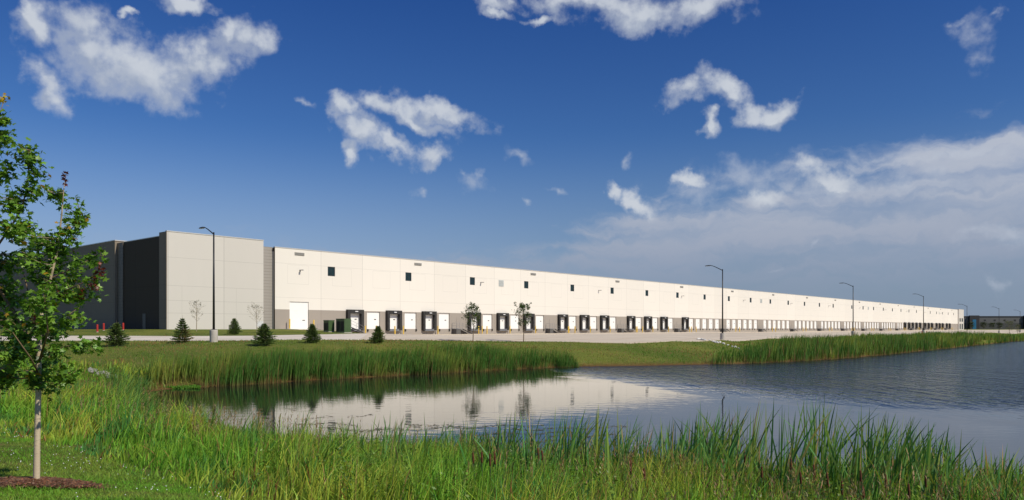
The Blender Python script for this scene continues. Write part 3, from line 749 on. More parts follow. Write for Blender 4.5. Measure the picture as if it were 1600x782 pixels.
# ---- tall lamps
def build_lamp():
    r = empty('street_lamp', (0, 0, 0), ANG+R(90))
    MB().tube([(0, 0, -0.5), (0, 0, 1.02), (0, 0, 1.07)], [0.34, 0.34, 0.30], 24).build('base', M['concrete'], r, smooth=False)
    MB().box(-0.17, 0.17, -0.17, 0.17, 1.07, 1.12).build('base_plate', M['pole'], r)
    MB().tube([(0, 0, 1.1), (0, 0, 5.0), (0, 0, 9.62)], [0.105, 0.085, 0.062], 12).build('pole', M['pole'], r, smooth=True)
    MB().tube([(0, 0, 9.45), (0.45, 0, 9.68), (1.05, 0, 9.98), (1.45, 0, 10.14), (1.75, 0, 10.20)], [0.055, 0.05, 0.045, 0.04, 0.04], 8).build('arm', M['pole'], r, smooth=True)
    mb = MB()
    sec = [(1.62, 0.06, 0.07), (1.85, 0.15, 0.09), (2.25, 0.17, 0.07), (2.5, 0.10, 0.04)]
    vs_ = []
    for (x, hw, th) in sec:
        for (yy, zz_) in ((-hw, -0.02), (hw, -0.02), (hw*0.7, th), (-hw*0.7, th)): mb.v.append((x, yy, 10.17+zz_))
    for i in range(3):
        for q in range(4): mb.f.append([i*4+q, i*4+(q+1) % 4, (i+1)*4+(q+1) % 4, (i+1)*4+q])
    mb.f.append([3, 2, 1, 0]); mb.f.append([12, 13, 14, 15])
    hd = mb.build('lamp_head', M['lamphead'], r)
    MB().box(1.9, 2.4, -0.12, 0.12, 10.125, 10.145).build('lens', M['louver'], hd)
    return r
lp = build_lamp(); names = ['nearest black pole lamp, on a concrete base beside the spruces', 'black pole lamp on a concrete base by the white stone drain', 'third tall pole lamp from the left, behind the right reed bank', 'tall pole lamp standing between two red posts', 'tall pole lamp before the dark far building entrance', 'tall pole lamp before the grey wall of the far building', 'farthest and rightmost tall pole lamp, by the young roadside trees']
lsp = [(334, 66.8), (1129, 101.5), (1333, 143), (1443, 191), (1511, 236), (1561, 288), (1594, 345)]
for i, (px, Y) in enumerate(lsp):
    r = lp if i == 0 else copy_tree(lp)
    x_ = (px-CX)/F*Y; r.location = (x_, Y, hz_at(x_, Y)); tag(r, names[i], 'lamp', 'tall pole lamps along the apron')
    r.rotation_euler = (0, 0, ANG+R(90))

# ------------------------------------------------------------------ far building
b2 = empty('far_building', (410, 640, -0.9), 0, label='low dark grey warehouse far behind with a black entrance block and blue glass', cat='warehouse')
def fb2(): return MB(dz=0.9)
fb2().box(-60, 120, 0, 80, 5.2-0.9, 9.3).build('upper_wall', M['b2wall'], b2)
fb2().box(-60, 120, 0.001, 80, -1.2, 5.2-0.9).build('lower_wall', M['b2low'], b2)
fb2().box(-60.2, 120.2, -0.3, 80.2, 9.3, 10.1).build('parapet_coping', M['b2dark'], b2)
for x0, x1 in ((-26.5, -18.4), (19.4, 34)):
    eb = fb2().box(x0, x1, -2.0, -0.31, -1.2, 10.6).build('entrance_block', M['b2dark'], b2)
fb2().box(-24.2, -21.2, -2.15, -2.003, -1.0, 7.2).build('glazing', M['blueglass'], b2)
for px in (1539, 1554.3, 1570, 1586):
    x = (px-CX)/F*640-410; fb2().box(x-0.8, x+0.8, -0.12, -0.003, 5.9, 7.2).build('window', M['b2dark'], b2)

# ------------------------------------------------------------------ vegetation helpers
def hsvj(base, n, j=0.25, hj=0.18):
    base = np.array(base); k = 1+(rng.random((n, 1))-0.5)*2*j
    c = base*k; c[:, 0] *= 1+(rng.random(n)-0.5)*2*hj*1.4; c[:, 2] *= 1+(rng.random(n)-0.5)*2*hj
    return np.clip(c, 0.003, 0.8)
def blades(name, x, y, h, wd, lean, leandir, cols, tipcol=None, z=None, mat=None, droop=0.25, sub_=4, basecol=None, parent=None, label=None, kind='stuff', phi=None, strap=False):
    n = len(x)
    if z is None: z = hfun(x, y)-0.03
    if phi is None: phi = rng.random(n)*math.pi*2
    wx, wy = np.cos(phi), np.sin(phi); lx, ly_ = np.cos(leandir), np.sin(leandir)
    V = np.empty((n, sub_, 2, 3)); Cc = np.empty((n, sub_, 2, 3))
    for k in range(sub_):
        t_ = k/(sub_-1)
        bend = lean*h*t_**1.8; zz_ = z+h*(t_-droop*lean*t_**2.2)
        ww = wd*0.5*(1-t_**1.6*0.93) * (0.7 + 0.6*min(t_*3, 1)*(1-t_*0.3))
        if strap: ww = wd*0.5*(1-t_**5*0.96)*(0.75+0.35*min(t_*3, 1))
        px_, py_ = x+lx*bend, y+ly_*bend
        V[:, k, 0, 0] = px_-wx*ww; V[:, k, 0, 1] = py_-wy*ww; V[:, k, 0, 2] = zz_
        V[:, k, 1, 0] = px_+wx*ww; V[:, k, 1, 1] = py_+wy*ww; V[:, k, 1, 2] = zz_
        c = cols
        if tipcol is not None: c = cols*(1-t_**2)+tipcol*t_**2
        if basecol is not None:
            q = max(0, 1-t_*3.2); c = c*(1-q)+basecol*q
        Cc[:, k, 0] = c; Cc[:, k, 1] = c
    idx = np.arange(n)[:, None]*(sub_*2)
    f = [np.concatenate([idx+2*k, idx+2*k+1, idx+2*k+3, idx+2*k+2], 1) for k in range(sub_-1)]
    o = np_mesh(name, V.reshape(-1, 3), np.concatenate(f), mat or M['blade'], Cc.reshape(-1, 3), parent)
    if kind: o['kind'] = kind
    if label: o['label'] = label
    return o
def scatter(x0, x1, y0, y1, n, fn):
    """random points in a box kept with probability fn(x, y)"""
    x = rng.uniform(x0, x1, n); y = rng.uniform(y0, y1, n); k = rng.random(n) < fn(x, y)
    return x[k], y[k]
def inview(x, y, m=1.12): return (np.abs(x) < 0.672*m*y+0.8) & (y > 0)
WIND = 0.25
def lawn_line(x, y): return 0.71*x+0.70*y-3.75+(vnoise(x, y, 1.5, 5)-0.5)*0.6

# tall rank grass on the near bank
def dens_tall(x, y):
    s_ = sdist(x, y, poly); d = np.hypot(x, y)
    base = sstep(lawn_line(x, y), -0.1, 0.5)*(s_ > -0.4)*inview(x, y)*(y < 50)
    base = base*np.clip(13/np.maximum(d, 7), 0.1, 1)**1.2*(0.12+0.88*sstep(vnoise(x, y, 0.55, 2), 0.2, 0.7))
    base = base*np.where((y > 40) & (x > -21), 0, 1)
    return base
x, y = scatter(-36, 12, 5, 50, 620000, dens_tall); n = len(x)
d = np.hypot(x, y); ll = lawn_line(x, y)
hh = (0.16+0.62*sstep(ll, 0, 2.8))*(0.5+0.9*vnoise(x, y, 1.1, 4))*(0.5+0.75*rng.random(n))
pxx = CX+F*x/y; hh *= np.where((pxx > 120) & (pxx < 190) & (y > 38) & (y < 49), 0.25, 1.0); hh *= 1-0.55*sstep(y, 22, 30)*(pxx > 205); hh *= 1-0.35*sstep(y, 12, 19)*(pxx > 330)
hh *= np.where(x > -3, 0.95, 1.0)
p = vnoise(x, y, 2.6, 8); p2 = vnoise(x, y, 0.8, 18)
colA = hsvj((0.155, 0.36, 0.035), n, .45); colB = hsvj((0.30, 0.42, 0.055), n, .4); colC = hsvj((0.075, 0.24, 0.055), n, .45)
k1 = sstep(p, 0.35, 0.75)[:, None]; k2 = sstep(p2, 0.55, 0.8)[:, None]
cols = colA*(1-k1)+colB*k1; cols = cols*(1-k2)+colC*k2
dry = rng.random(n) < 0.045; cols[dry] = hsvj((0.30, 0.22, 0.09), dry.sum())
red_ = (rng.random(n) < 0.05*sstep(p, 0.4, 0.8)); cols[red_] = hsvj((0.20, 0.085, 0.04), red_.sum())
tip = cols*np.array([1.5, 1.2, 1.1])
ld = rng.normal(0.1, 1.5, n)
blades('tall_grass', x, y, hh, 0.008+0.0010*d*rng.uniform(0.6, 1.3, n), rng.uniform(0.08, 0.85, n)**1.3, ld, cols, tip, label='tall rank grass on the near bank')
print('tall', n)
# lawn at the lower left
def dens_lawn(x, y): return (lawn_line(x, y) < 0.45)*(inview(x, y, 1.06))*(y > 5.5)*(np.hypot(x+6.05, (y-9.60)*1.35) > 0.44+0.18*vnoise(x, y, 0.4, 6))
x, y = scatter(-16, 1, 5.5, 20, 620000, lambda x, y: dens_lawn(x, y)*np.clip(9/np.maximum(np.hypot(x, y), 8), 0, 1)**1.5*0.8); n = len(x)
c = hsvj((0.17, 0.37, 0.03), n, 0.3); q = sstep(vnoise(x, y, 1.1, 21), 0.4, 0.8)[:, None]; c = c*(1-q)+hsvj((0.24, 0.36, 0.05), n)*q
shd = ((x+0.75*y) < 0.4) & (rng.random(n) < .0)
blades('lawn_grass', x, y, 0.035+0.06*rng.random(n)*(0.5+vnoise(x, y, .8, 31)), 0.007+0.006*rng.random(n), rng.uniform(0.2, 1.0, n), rng.random(n)*6.28, c, None, sub_=3, label='mown lawn round the foreground tree')
print('lawn', n)
# clover flowers in the lawn
x, y = scatter(-14, -1, 6, 19, 9000, lambda x, y: (np.hypot(x+5.7, y-9.3) > 1.25)*dens_lawn(x, y)*(0.01+0.25*sstep(lawn_line(x, y), -2.4, -0.3)*vnoise(x, y, 0.9, 77))); n = len(x)
z = hfun(x, y)+0.05+0.05*rng.random(n); V = []; f_ = []
oc = np.array([(1, 0, 0), (0, 1, 0), (-1, 0, 0), (0, -1, 0), (0, 0, 1), (0, 0, -1)])*0.0085
V = (np.stack([x, y, z], 1)[:, None, :]+oc[None]*rng.uniform(0.6, 1.2, (n, 1, 1))).reshape(-1, 3)
ft = np.array([(0, 1, 4), (1, 2, 4), (2, 3, 4), (3, 0, 4), (1, 0, 5), (2, 1, 5), (3, 2, 5), (0, 3, 5)])
o = np_mesh('clover_flowers', V, (np.arange(n)[:, None, None]*6+ft[None]).reshape(-1, 3), M['sign']); tag(o, kind='stuff', label='white clover flowers dotted in the lawn')
# mulch ring
th = np.linspace(0, 2*math.pi, 48, endpoint=False); rr_ = np.linspace(0.05, 1, 9)
V = [(-6.05, 9.62)]; 
for r0 in rr_:
    for a in th:
        e = 0.95+0.22*math.sin(a*3+1)+0.1*math.sin(a*7); V.append((-6.05+math.cos(a)*r0*0.56*e+0.34*r0*max(0, math.cos(a)), 9.62+math.sin(a)*r0*0.40*e-0.22*r0*max(0, math.cos(a))))
V = np.array(V); zz_ = hfun(V[:, 0], V[:, 1])+0.035; rdist = np.r_[0, np.repeat(rr_, 48)]; zz_ += 0.012*(1-rdist**2)-0.07*(rdist > 0.95)
fs = [(0, 1+i, 1+(i+1) % 48) for i in range(48)]+[(1+j*48+i, 1+(j+1)*48+i, 1+(j+1)*48+(i+1) % 48, 1+j*48+(i+1) % 48) for j in range(8) for i in range(48)]
mm = plain('mulch', (0.16, 0.08, 0.048), 0.95, 0, 0.5, 30.0, 0.02)
tag(mesh_obj('mulch_ring', np.c_[V, zz_], fs, mm, smooth=True), kind='stuff', label='brown bark mulch ring round the foreground tree')
n = 4200; a = rng.random(n)*6.28; r0 = np.sqrt(rng.random(n))*rng.choice([1.0, 1.08, 1.25], n, p=[.7, .2, .1])
x = -6.05+np.cos(a)*r0*0.56+0.34*r0*np.maximum(0, np.cos(a)); y = 9.62+np.sin(a)*r0*0.40-0.22*r0*np.maximum(0, np.cos(a)); z = hfun(x, y)+0.038+0.012*(1-r0**2)
cm = hsvj((0.26, 0.13, 0.075), n, 0.45); lt = rng.random(n) < 0.15; cm[lt] = hsvj((0.34, 0.21, 0.13), lt.sum())
blades('mulch_chips', x, y, 0.02+0.035*rng.random(n), 0.02+0.012*rng.random(n), rng.uniform(0.8, 2.4, n), rng.random(n)*6.28, cm, None, z=z-0.01, sub_=3, droop=0.5, label='loose bark chips on the mulch ring')

# reeds in the shallows at the right foreground
def topf(x, y):
    px = CX+F*x/np.maximum(y, 1)
    return np.interp(px, [350, 560, 680, 800, 900, 960, 1060, 1130, 1180, 1300, 1350, 1400, 1500, 1600, 1800], [0.45, 0.5, 0.62, 0.66, 0.84, 0.80, 0.78, 0.95, 1.06, 1.04, 0.90, 0.84, 0.66, 0.50, 0.5])
def dens_reed(x, y):
    s_ = sdist(x, y, poly)
    px = CX+F*x/np.maximum(y, 1)
    return inview(x, y, 1.08)*(s_ < 5.2)*(s_ > -1.7-0.6*(vnoise(x, y, 1.3, 12)-.5)*4*0.6)*(y < 24)*(0.04+0.96*sstep(vnoise(x, y, 0.8, 40), 0.3, 0.65))*np.interp(px, [350, 450, 700, 800, 1700], [0.0, 0.05, 0.25, 0.7, 1.0])
cx0, cy0 = scatter(-9, 20, 7.5, 24, 11000, dens_reed)
X_, Y_, H_, D_ = [], [], [], []; rc = np.random.default_rng(99)
for a, b_ in zip(cx0, cy0):
    k = rng.integers(4, 9)
    X_.append(a+rng.normal(0, 0.05, k)); Y_.append(b_+rng.normal(0, 0.05, k)); H_.append(np.full(k, rc.uniform(0.5, 1.18)))
x = np.concatenate(X_); y = np.concatenate(Y_); n = len(x)
hh = 2.05*topf(x, y)*(0.45+0.60*rng.random(n))*(0.74+0.45*vnoise(x, y, 0.8, 50))
hh = hh*np.concatenate(H_)*1.03
zb = np.maximum(hfun(x, y), WL-0.25)-0.03
hh = np.minimum(np.where(zb > -2.9, hh*0.72, hh), 1.62*topf(x, y)+0.45)
c = hsvj((0.085, 0.22, 0.055), n, 0.45); q = (rng.random(n) < 0.35)[:, None]; c = np.where(q, hsvj((0.19, 0.30, 0.06), n, .35), c); q = (rng.random(n) < 0.06)[:, None]; c = np.where(q, hsvj((0.46, 0.34, 0.17), n), c)
blades('cattail_leaves', x, y, hh, rng.uniform(0.017, 0.038, n), rng.uniform(0.02, 0.55, n)**1.1, rng.normal(0.15, 1.3, n), c, c*np.array([1.35, 1.2, 1.1]), z=zb, sub_=7, droop=0.3, strap=True, basecol=np.array((0.16, 0.16, 0.06)), label='long cattail leaves along the near waterline')
# a few strongly bent leaves and broken ones
k = rng.random(n) < 0.10; m_ = k.sum()
blades('bent_reed_leaves', x[k]+0.1, y[k], hh[k]*0.8, np.full(m_, 0.016), rng.uniform(0.7, 1.1, m_), rng.normal(0.0, 1.2, m_), c[k]*1.2, c[k]*np.array([2.0, 1.5, 1.2]), z=zb[k], sub_=7, droop=0.75, strap=True, label='bent and drying reed leaves among the cattails')
print('reed', n)
# understory among the reeds and along the bottom of the view
def dens_under(x, y):
    s_ = sdist(x, y, poly)
    return inview(x, y, 1.08)*(s_ < 7.5)*(s_ > -0.5)*(y < 20)*(y > 6)*(0.1+0.9*sstep(vnoise(x, y, 0.45, 61), .2, .7))
x, y = scatter(-5, 17, 6, 20, 62000, dens_under); n = len(x)
hh = (0.55+0.65*vnoise(x, y, 1.4, 63))*(0.45+0.6*rng.random(n)); zb = hfun(x, y)-0.02
c = hsvj((0.13, 0.31, 0.035), n, 0.5); q = sstep(vnoise(x, y, 1.0, 66), 0.4, 0.7)[:, None]; c = c*(1-q)+hsvj((0.23, 0.34, 0.05), n, .4)*q; q = (rng.random(n) < 0.04)[:, None]; c = np.where(q, hsvj((0.34, 0.22, 0.10), n), c)
blades('bank_undergrowth', x, y, hh, rng.uniform(0.010, 0.024, n), rng.uniform(0.1, 1.0, n), rng.normal(0.1, 1.8, n), c, c*np.array([1.4, 1.2, 1.0]), z=zb, sub_=5, droop=0.4, label='mixed grass and sedge under the cattails')
print('under', n)
# arching sedge and reeds at the left end of the pond
def dens_sedge(x, y):
    s_ = sdist(x, y, poly); px = CX+F*x/y
    return (px > 165)*(px < 470)*(y > 21)*(y < 46)*(s_ > -0.35)*np.interp(px, [225, 245], [1, 0.45])*(s_ < np.interp(px, [165, 230, 470], [6.0, 4.0, 1.2]))*(x+0.0*y < -5)*(x < -0.0)*(0.08+0.92*sstep(vnoise(x, y, 1.1, 301), .3, .65))*((y < 41) | (px < 228))
cx1, cy1 = scatter(-28, -4, 21, 46, 2600, dens_sedge)
kk = rng.integers(6, 14, len(cx1)); x = np.repeat(cx1, kk)+rng.normal(0, .09, kk.sum()); y = np.repeat(cy1, kk)+rng.normal(0, .09, kk.sum()); n = len(x)
zb = np.maximum(hfun(x, y), WL-0.15)-0.03
c = hsvj((0.095, 0.21, 0.045), n, .4); q = (rng.random(n) < .3)[:, None]; c = np.where(q, hsvj((0.20, 0.29, 0.05), n, .3), c)
blades('pond_edge_sedge', x, y, rng.uniform(0.7, 1.35, n)*(0.7+.5*vnoise(x, y, 1.5, 302)), rng.uniform(0.02, 0.04, n), rng.uniform(0.1, 0.75, n), rng.normal(0.1, 1.2, n), c, c*np.array([1.4, 1.25, 1.2]), z=zb, sub_=6, droop=0.45, label='arching sedge at the left end of the pond')
print('sedge', n)
# seed heads: small reddish plumes over the grass
def dens_seed(x, y): return dens_tall(x, y)*(sstep(lawn_line(x, y), 0.8, 2.0))*sstep(vnoise(x, y, 2.0, 310), 0.35, 0.7)
sx, sy = scatter(-34, 12, 6, 40, 26000, dens_seed); ns = len(sx); sh_ = rng.uniform(0.55, 1.05, ns); sz_ = hfun(sx, sy)
kk = 9; ti = np.tile(np.linspace(0.72, 1.0, kk), ns); x = np.repeat(sx, kk)+rng.normal(0, .008, ns*kk)+0.12*ti*np.repeat(sh_, kk)*0.5; y = np.repeat(sy, kk)+rng.normal(0, .008, ns*kk); z = np.repeat(sz_, kk)+ti*np.repeat(sh_, kk)
tone_ = np.repeat(hsvj((0.30, 0.20, 0.10), ns, .4), kk, 0)
blades('grass_seed_heads', x, y, np.full(ns*kk, 0.05), 0.008+0.0006*np.hypot(x, y), np.full(ns*kk, 0.6), rng.random(ns*kk)*6.28, tone_, None, z=z, sub_=3, label='tan and reddish seed heads over the tall grass')
d = np.hypot(sx, sy)
blades('seed_stems', sx, sy, sh_, 0.003+0.0005*d, np.full(ns, 0.06), np.zeros(ns), hsvj((0.20, 0.22, 0.06), ns), None, z=sz_, sub_=4, label='thin stems of the grass seed heads')
# leafy weeds among the near grass
wx0, wy0 = scatter(-6, 17, 6.5, 15, 1300, lambda x, y: inview(x, y, 1.06)*(sdist(x, y, poly) > 0.2)*(lawn_line(x, y) > 1.2)*sstep(vnoise(x, y, 1.3, 320), 0.35, 0.6))
nw = len(wx0); hw_ = rng.uniform(0.35, 0.85, nw); zw = hfun(wx0, wy0); lnx = rng.normal(0.05, .12, nw); lny = rng.normal(0, .12, nw)
kk = 22; ti = np.tile(np.linspace(0.3, 1.0, kk), nw); a_ = rng.random(nw*kk)*6.28; rr2 = rng.uniform(0.02, 0.07, nw*kk)
LX = np.repeat(wx0+0*lnx, kk)+np.repeat(lnx, kk)*ti+np.cos(a_)*rr2; LY = np.repeat(wy0, kk)+np.repeat(lny, kk)*ti+np.sin(a_)*rr2; LZ = np.repeat(zw, kk)+np.repeat(hw_, kk)*ti
WEED = (np.stack([LX, LY, LZ], 1), hsvj((0.15, 0.26, 0.03), nw*kk, .4), wx0, wy0, hw_, zw)
# far reed bed on the left part of the far shore
def reed_band(name, x0, x1, y0, y1, n0, fn, hfn, wfn, label, colbase=(0.080, 0.185, 0.032), seed=0, inside=0.9, lean=(0.05, 0.3)):
    x, y = scatter(x0, x1, y0, y1, n0, fn); n = len(x)
    zb = np.maximum(hfun(x, y), WL-0.15)-0.03
    h = hfn(x, y)*(0.62+0.5*rng.random(n))*(0.58+0.50*vnoise(x, y, 0.6, 84+seed)+0.28*vnoise(x, y, 2.0, 85+seed))
    p = vnoise(x, y, 3.0, 80+seed); c = hsvj(colbase, n, 0.3); q = sstep(p, 0.5, 0.85)[:, None]; c = c*(1-q)+hsvj((0.23, 0.30, 0.055), n)*q
    q = (rng.random(n) < 0.09)[:, None]; c = np.where(q, hsvj((0.20, 0.13, 0.06), n), c)
    print(name, n)
    return blades(name, x, y, h, wfn(x, y, n), rng.uniform(*lean, n), rng.normal(0.1, 1.0, n), c, c*np.array([1.35, 1.25, 1.1]), z=zb, sub_=4, basecol=np.array((0.24, 0.17, 0.07)), label=label)
def f_left(x, y):
    s_ = sdist(x, y, poly); px = CX+F*x/y
    wdt = np.interp(px, [225, 300, 600, 800, 890, 905], [4.5, 6.5, 5.5, 4.0, 1.8, 0.0])
    ed = (vnoise(x, y, 1.6, 90)-.5)*1.2
    return (px > 232)*(px < 905)*(y > 40)*(s_ > -0.7+ed*0.4+np.interp(px, [232, 300, 320], [2.0, 2.0, 0]))*(s_ < wdt+ed)*(0.10+0.90*sstep(vnoise(x, y, 0.9, 91), .2, .7))
def h_left(x, y):
    px = CX+F*x/y; s_ = sdist(x, y, poly)
    return np.interp(px, [230, 270, 500, 700, 800, 880, 905], [1.5, 1.95, 1.85, 1.65, 1.45, 1.3, 0.5])*(0.82+0.3*vnoise(x, y, 1.5, 92))*np.interp(s_, [-1, 1.5, 5.5], [1.0, 1.0, 0.62])
reed_band('far_reeds', -24, 10, 40, 76, 230000, f_left, h_left, lambda x, y, n: rng.uniform(0.02, 0.045, n), 'dense reed bed along the far shore, left of the bare bank')
# right reed bed along the far shore
def f_right(x, y):
    s_ = sdist(x, y, poly); px = CX+F*x/y
    wdt = np.interp(px, [1110, 1160, 1230, 1300, 1450, 1600], [0.8, 3.5, 12, 14, 18, 24])
    ed = (vnoise(x, y, 2.5, 190)-.5)*2
    ap = sdist(x, y, pv[0])
    return (px > 1105)*(px < 1640)*(y > 60)*(x+0.2*y > 0)*(s_ > -0.8+ed*0.4)*(s_ < wdt+ed)*(ap > 1.6)*(0.10+0.90*sstep(vnoise(x, y, 1.5, 191), .2, .7))*(y > 66)*(x < 160)*(y < 240)*np.clip(90/y, 0.3, 1)
def h_right(x, y):
    px = CX+F*x/y; s_ = sdist(x, y, poly)
    return np.interp(px, [1105, 1160, 1240, 1500, 1600], [1.0, 1.6, 2.1, 1.9, 1.6])*(0.82+0.3*vnoise(x, y, 2.5, 192))*np.interp(s_, [-1, 3, 12, 24], [1.0, 1.0, 0.55, 0.4])
reed_band('shore_reeds', 15, 160, 66, 240, 420000, f_right, h_right, lambda x, y, n: 0.02+0.0005*y*rng.uniform(0.6, 1.3, n), 'long reed bed along the right part of the far shore', seed=3)
# rough grass on the far bank and left meadow
def f_bank(x, y):
    s_ = sdist(x, y, poly); px = CX+F*x/y
    ap = np.minimum(sdist(x, y, pv[0]), sdist(x, y, pv[1]))
    return inview(x, y, 1.04)*(s_ > 0.15)*(ap > 0.05)*(y > 42)*(s_ < 45)*(sdist_b(x, y))*(0.35+0.65*vnoise(x, y, 1.6, 95))*np.clip(70/y, 0.25, 1)
def sdist_b(x, y):
    ly2 = (x-OX)*VX+(y-OY)*VY; return ly2 < -1
x, y = scatter(-46, 130, 42, 200, 520000, f_bank); n = len(x); s_ = sdist(x, y, poly)
px = CX+F*x/y
rank = np.clip(np.interp(px, [0, 200, 330, 420, 600, 900, 1100, 1150, 1600], [1, 1, 0.7, .5, .3, .25, .3, 1, 1])*sstep(-s_, -16, -4), 0.12, 1)
hh = (0.10+0.50*rank)*(0.5+0.7*rng.random(n))*np.where((y > 84) & (px < 560), 0.35, 1)
p = vnoise(x, y, 5, 96); c = hsvj((0.12, 0.235, 0.028), n, 0.3); q = sstep(p, 0.4, 0.8)[:, None]; c = c*(1-q)+hsvj((0.22, 0.27, 0.05), n)*q
br = (rng.random(n) < 0.65*sstep(vnoise(x, y, 4, 97), 0.45, 0.75)*(rank < 0.5)+0.10*sstep(vnoise(x, y, 3, 98), 0.45, 0.8)+0.25*(s_ < 0.8))[:, None]; c = np.where(br, hsvj((0.30, 0.17, 0.07), n), c)
mown = ((y > 84) & (px < 560))[:, None]; c = np.where(mown, hsvj((0.30, 0.36, 0.07), n, 0.2), c)
blades('bank_grass', x, y, hh, 0.014+0.0006*y*rng.uniform(0.5, 1.2, n), rng.uniform(0.1, 0.7, n), rng.random(n)*6.28, c, c*1.15, sub_=3, label='grass on the far bank')
print('bank', n)
# low green mat of plants and floating weed on the water
def flakes(name, x, y, z, r0, cols, label):
    n = len(x); a0 = rng.random(n)*6.28; k = 6
    an = a0[:, None]+np.arange(k)[None]*2*math.pi/k; rr = r0[:, None]*rng.uniform(0.55, 1.2, (n, k))
    V = np.stack([x[:, None]+np.cos(an)*rr*1.5, y[:, None]+np.sin(an)*rr, np.repeat(z[:, None], k, 1)], -1).reshape(-1, 3)
    o = np_mesh(name, V, np.arange(n*k).reshape(n, k), M['blade'], np.repeat(cols, k, 0)); tag(o, kind='stuff', label=label)
lines = [((470, 655), (520, 652)), ((545, 651), (582, 648)), ((460, 662), (560, 664)), ((500, 670), (620, 674)), ((560, 672), (700, 670)), ((640, 666), (740, 668)), ((700, 669), (850, 664)), ((740, 680), (900, 676)), ((630, 662), (680, 665)), ((452, 640), (470, 640)), ((800, 672), (980, 668)), ((820, 690), (900, 690)), ((860, 683), (960, 680))]
X_, Y_ = [], []
for (a, b_) in lines:
    k = int(abs(b_[0]-a[0])*1.1); tt = rng.random(k); pxs = a[0]+(b_[0]-a[0])*tt+rng.normal(0, 2, k); pys = a[1]+(b_[1]-a[1])*tt+rng.normal(0, 0.8, k)+1.5*np.sin(pxs*0.07)
    Yk = F*3.5/(pys-HY); X_.append((pxs-CX)/F*Yk); Y_.append(Yk)
x = np.concatenate(X_); y = np.concatenate(Y_); n = len(x)
flakes('floating_weed', x, y, np.full(n, WL+0.006)+rng.random(n)*0.004, rng.uniform(0.012, 0.045, n), hsvj((0.17, 0.14, 0.08), n, 0.4), 'thin rafts of brown weed floating on the calm water')
pxs = rng.uniform(232, 312, 5200); pys = 608-7*rng.random(5200)*np.interp(pxs, [232, 250, 300, 312], [1, 1, 0.8, 0.2]); Yk = F*3.5/(pys-HY); x = (pxs-CX)/F*Yk
n = len(x); blades('pond_plants', x, Yk, rng.uniform(0.05, 0.22, n), rng.uniform(0.04, 0.08, n), rng.uniform(0.2, 1.2, n), rng.random(n)*6.28, hsvj((0.12, 0.27, 0.03), n, 0.35), z=np.full(n, WL-0.02), sub_=3, label='low bright green water plants at the left end of the pond')

# ------------------------------------------------------------------ stones
def stone_mesh(seed):
    r2 = np.random.default_rng(seed); bm = bmesh.new(); bmesh.ops.create_icosphere(bm, subdivisions=2, radius=1)
    sc = r2.uniform(0.7, 1.25, 3); sc[2] *= 0.62; pl = [(Vector(r2.normal(size=3)).normalized(), r2.uniform(0.55, 0.85)) for _ in range(7)]
    for v in bm.verts:
        for nrm, dd_ in pl:
            q = v.co.dot(nrm)
            if q > dd_: v.co -= nrm*(q-dd_)
        v.co = Vector((v.co.x*sc[0], v.co.y*sc[1], v.co.z*sc[2]))
    me = bpy.data.meshes.new('stone'); bm.to_mesh(me); bm.free(); me.materials.append(M['stone']); return me
sms = [stone_mesh(i) for i in range(5)]
def stones(pts, label, group):
    for i, (px, py, Y, r0) in enumerate(pts):
        o = bpy.data.objects.new('stone', sms[i % 5]); C.objects.link(o); x_ = (px-CX)/F*Y
        o.location = (x_, Y, hz_at(x_, Y)+r0*0.3+0.02); o.scale = (r0, r0, r0); o.rotation_euler = (0, 0, i*1.7)
        tag(o, label, 'stone', group)
pts = []
for i in range(46):
    t_ = rng.random(); px = 137+42*t_; Y = 47.6-1.9*t_+rng.normal(0, 0.5); pts.append((px+rng.normal(0, 1), 0, Y, rng.uniform(0.09, 0.22)))
stones(pts, 'pale rock in the pile sunk in tall grass left of the pond', 'pale rocks heaped in the grass left of the pond')
pts = []
for i in range(34):
    t_ = rng.random(); px = 1090+66*t_; Y = 97.5-9*t_+rng.normal(0, .4); pts.append((px, 0, Y, rng.uniform(0.12, 0.24)*(1.2-0.5*t_)))
sms = [m_.copy() for m_ in sms]
for m_ in sms: m_.materials[0] = M['whitestone']
stones(pts, 'small white stone in the drain line running down the bank by the second lamp', 'white stones of the bank drain')

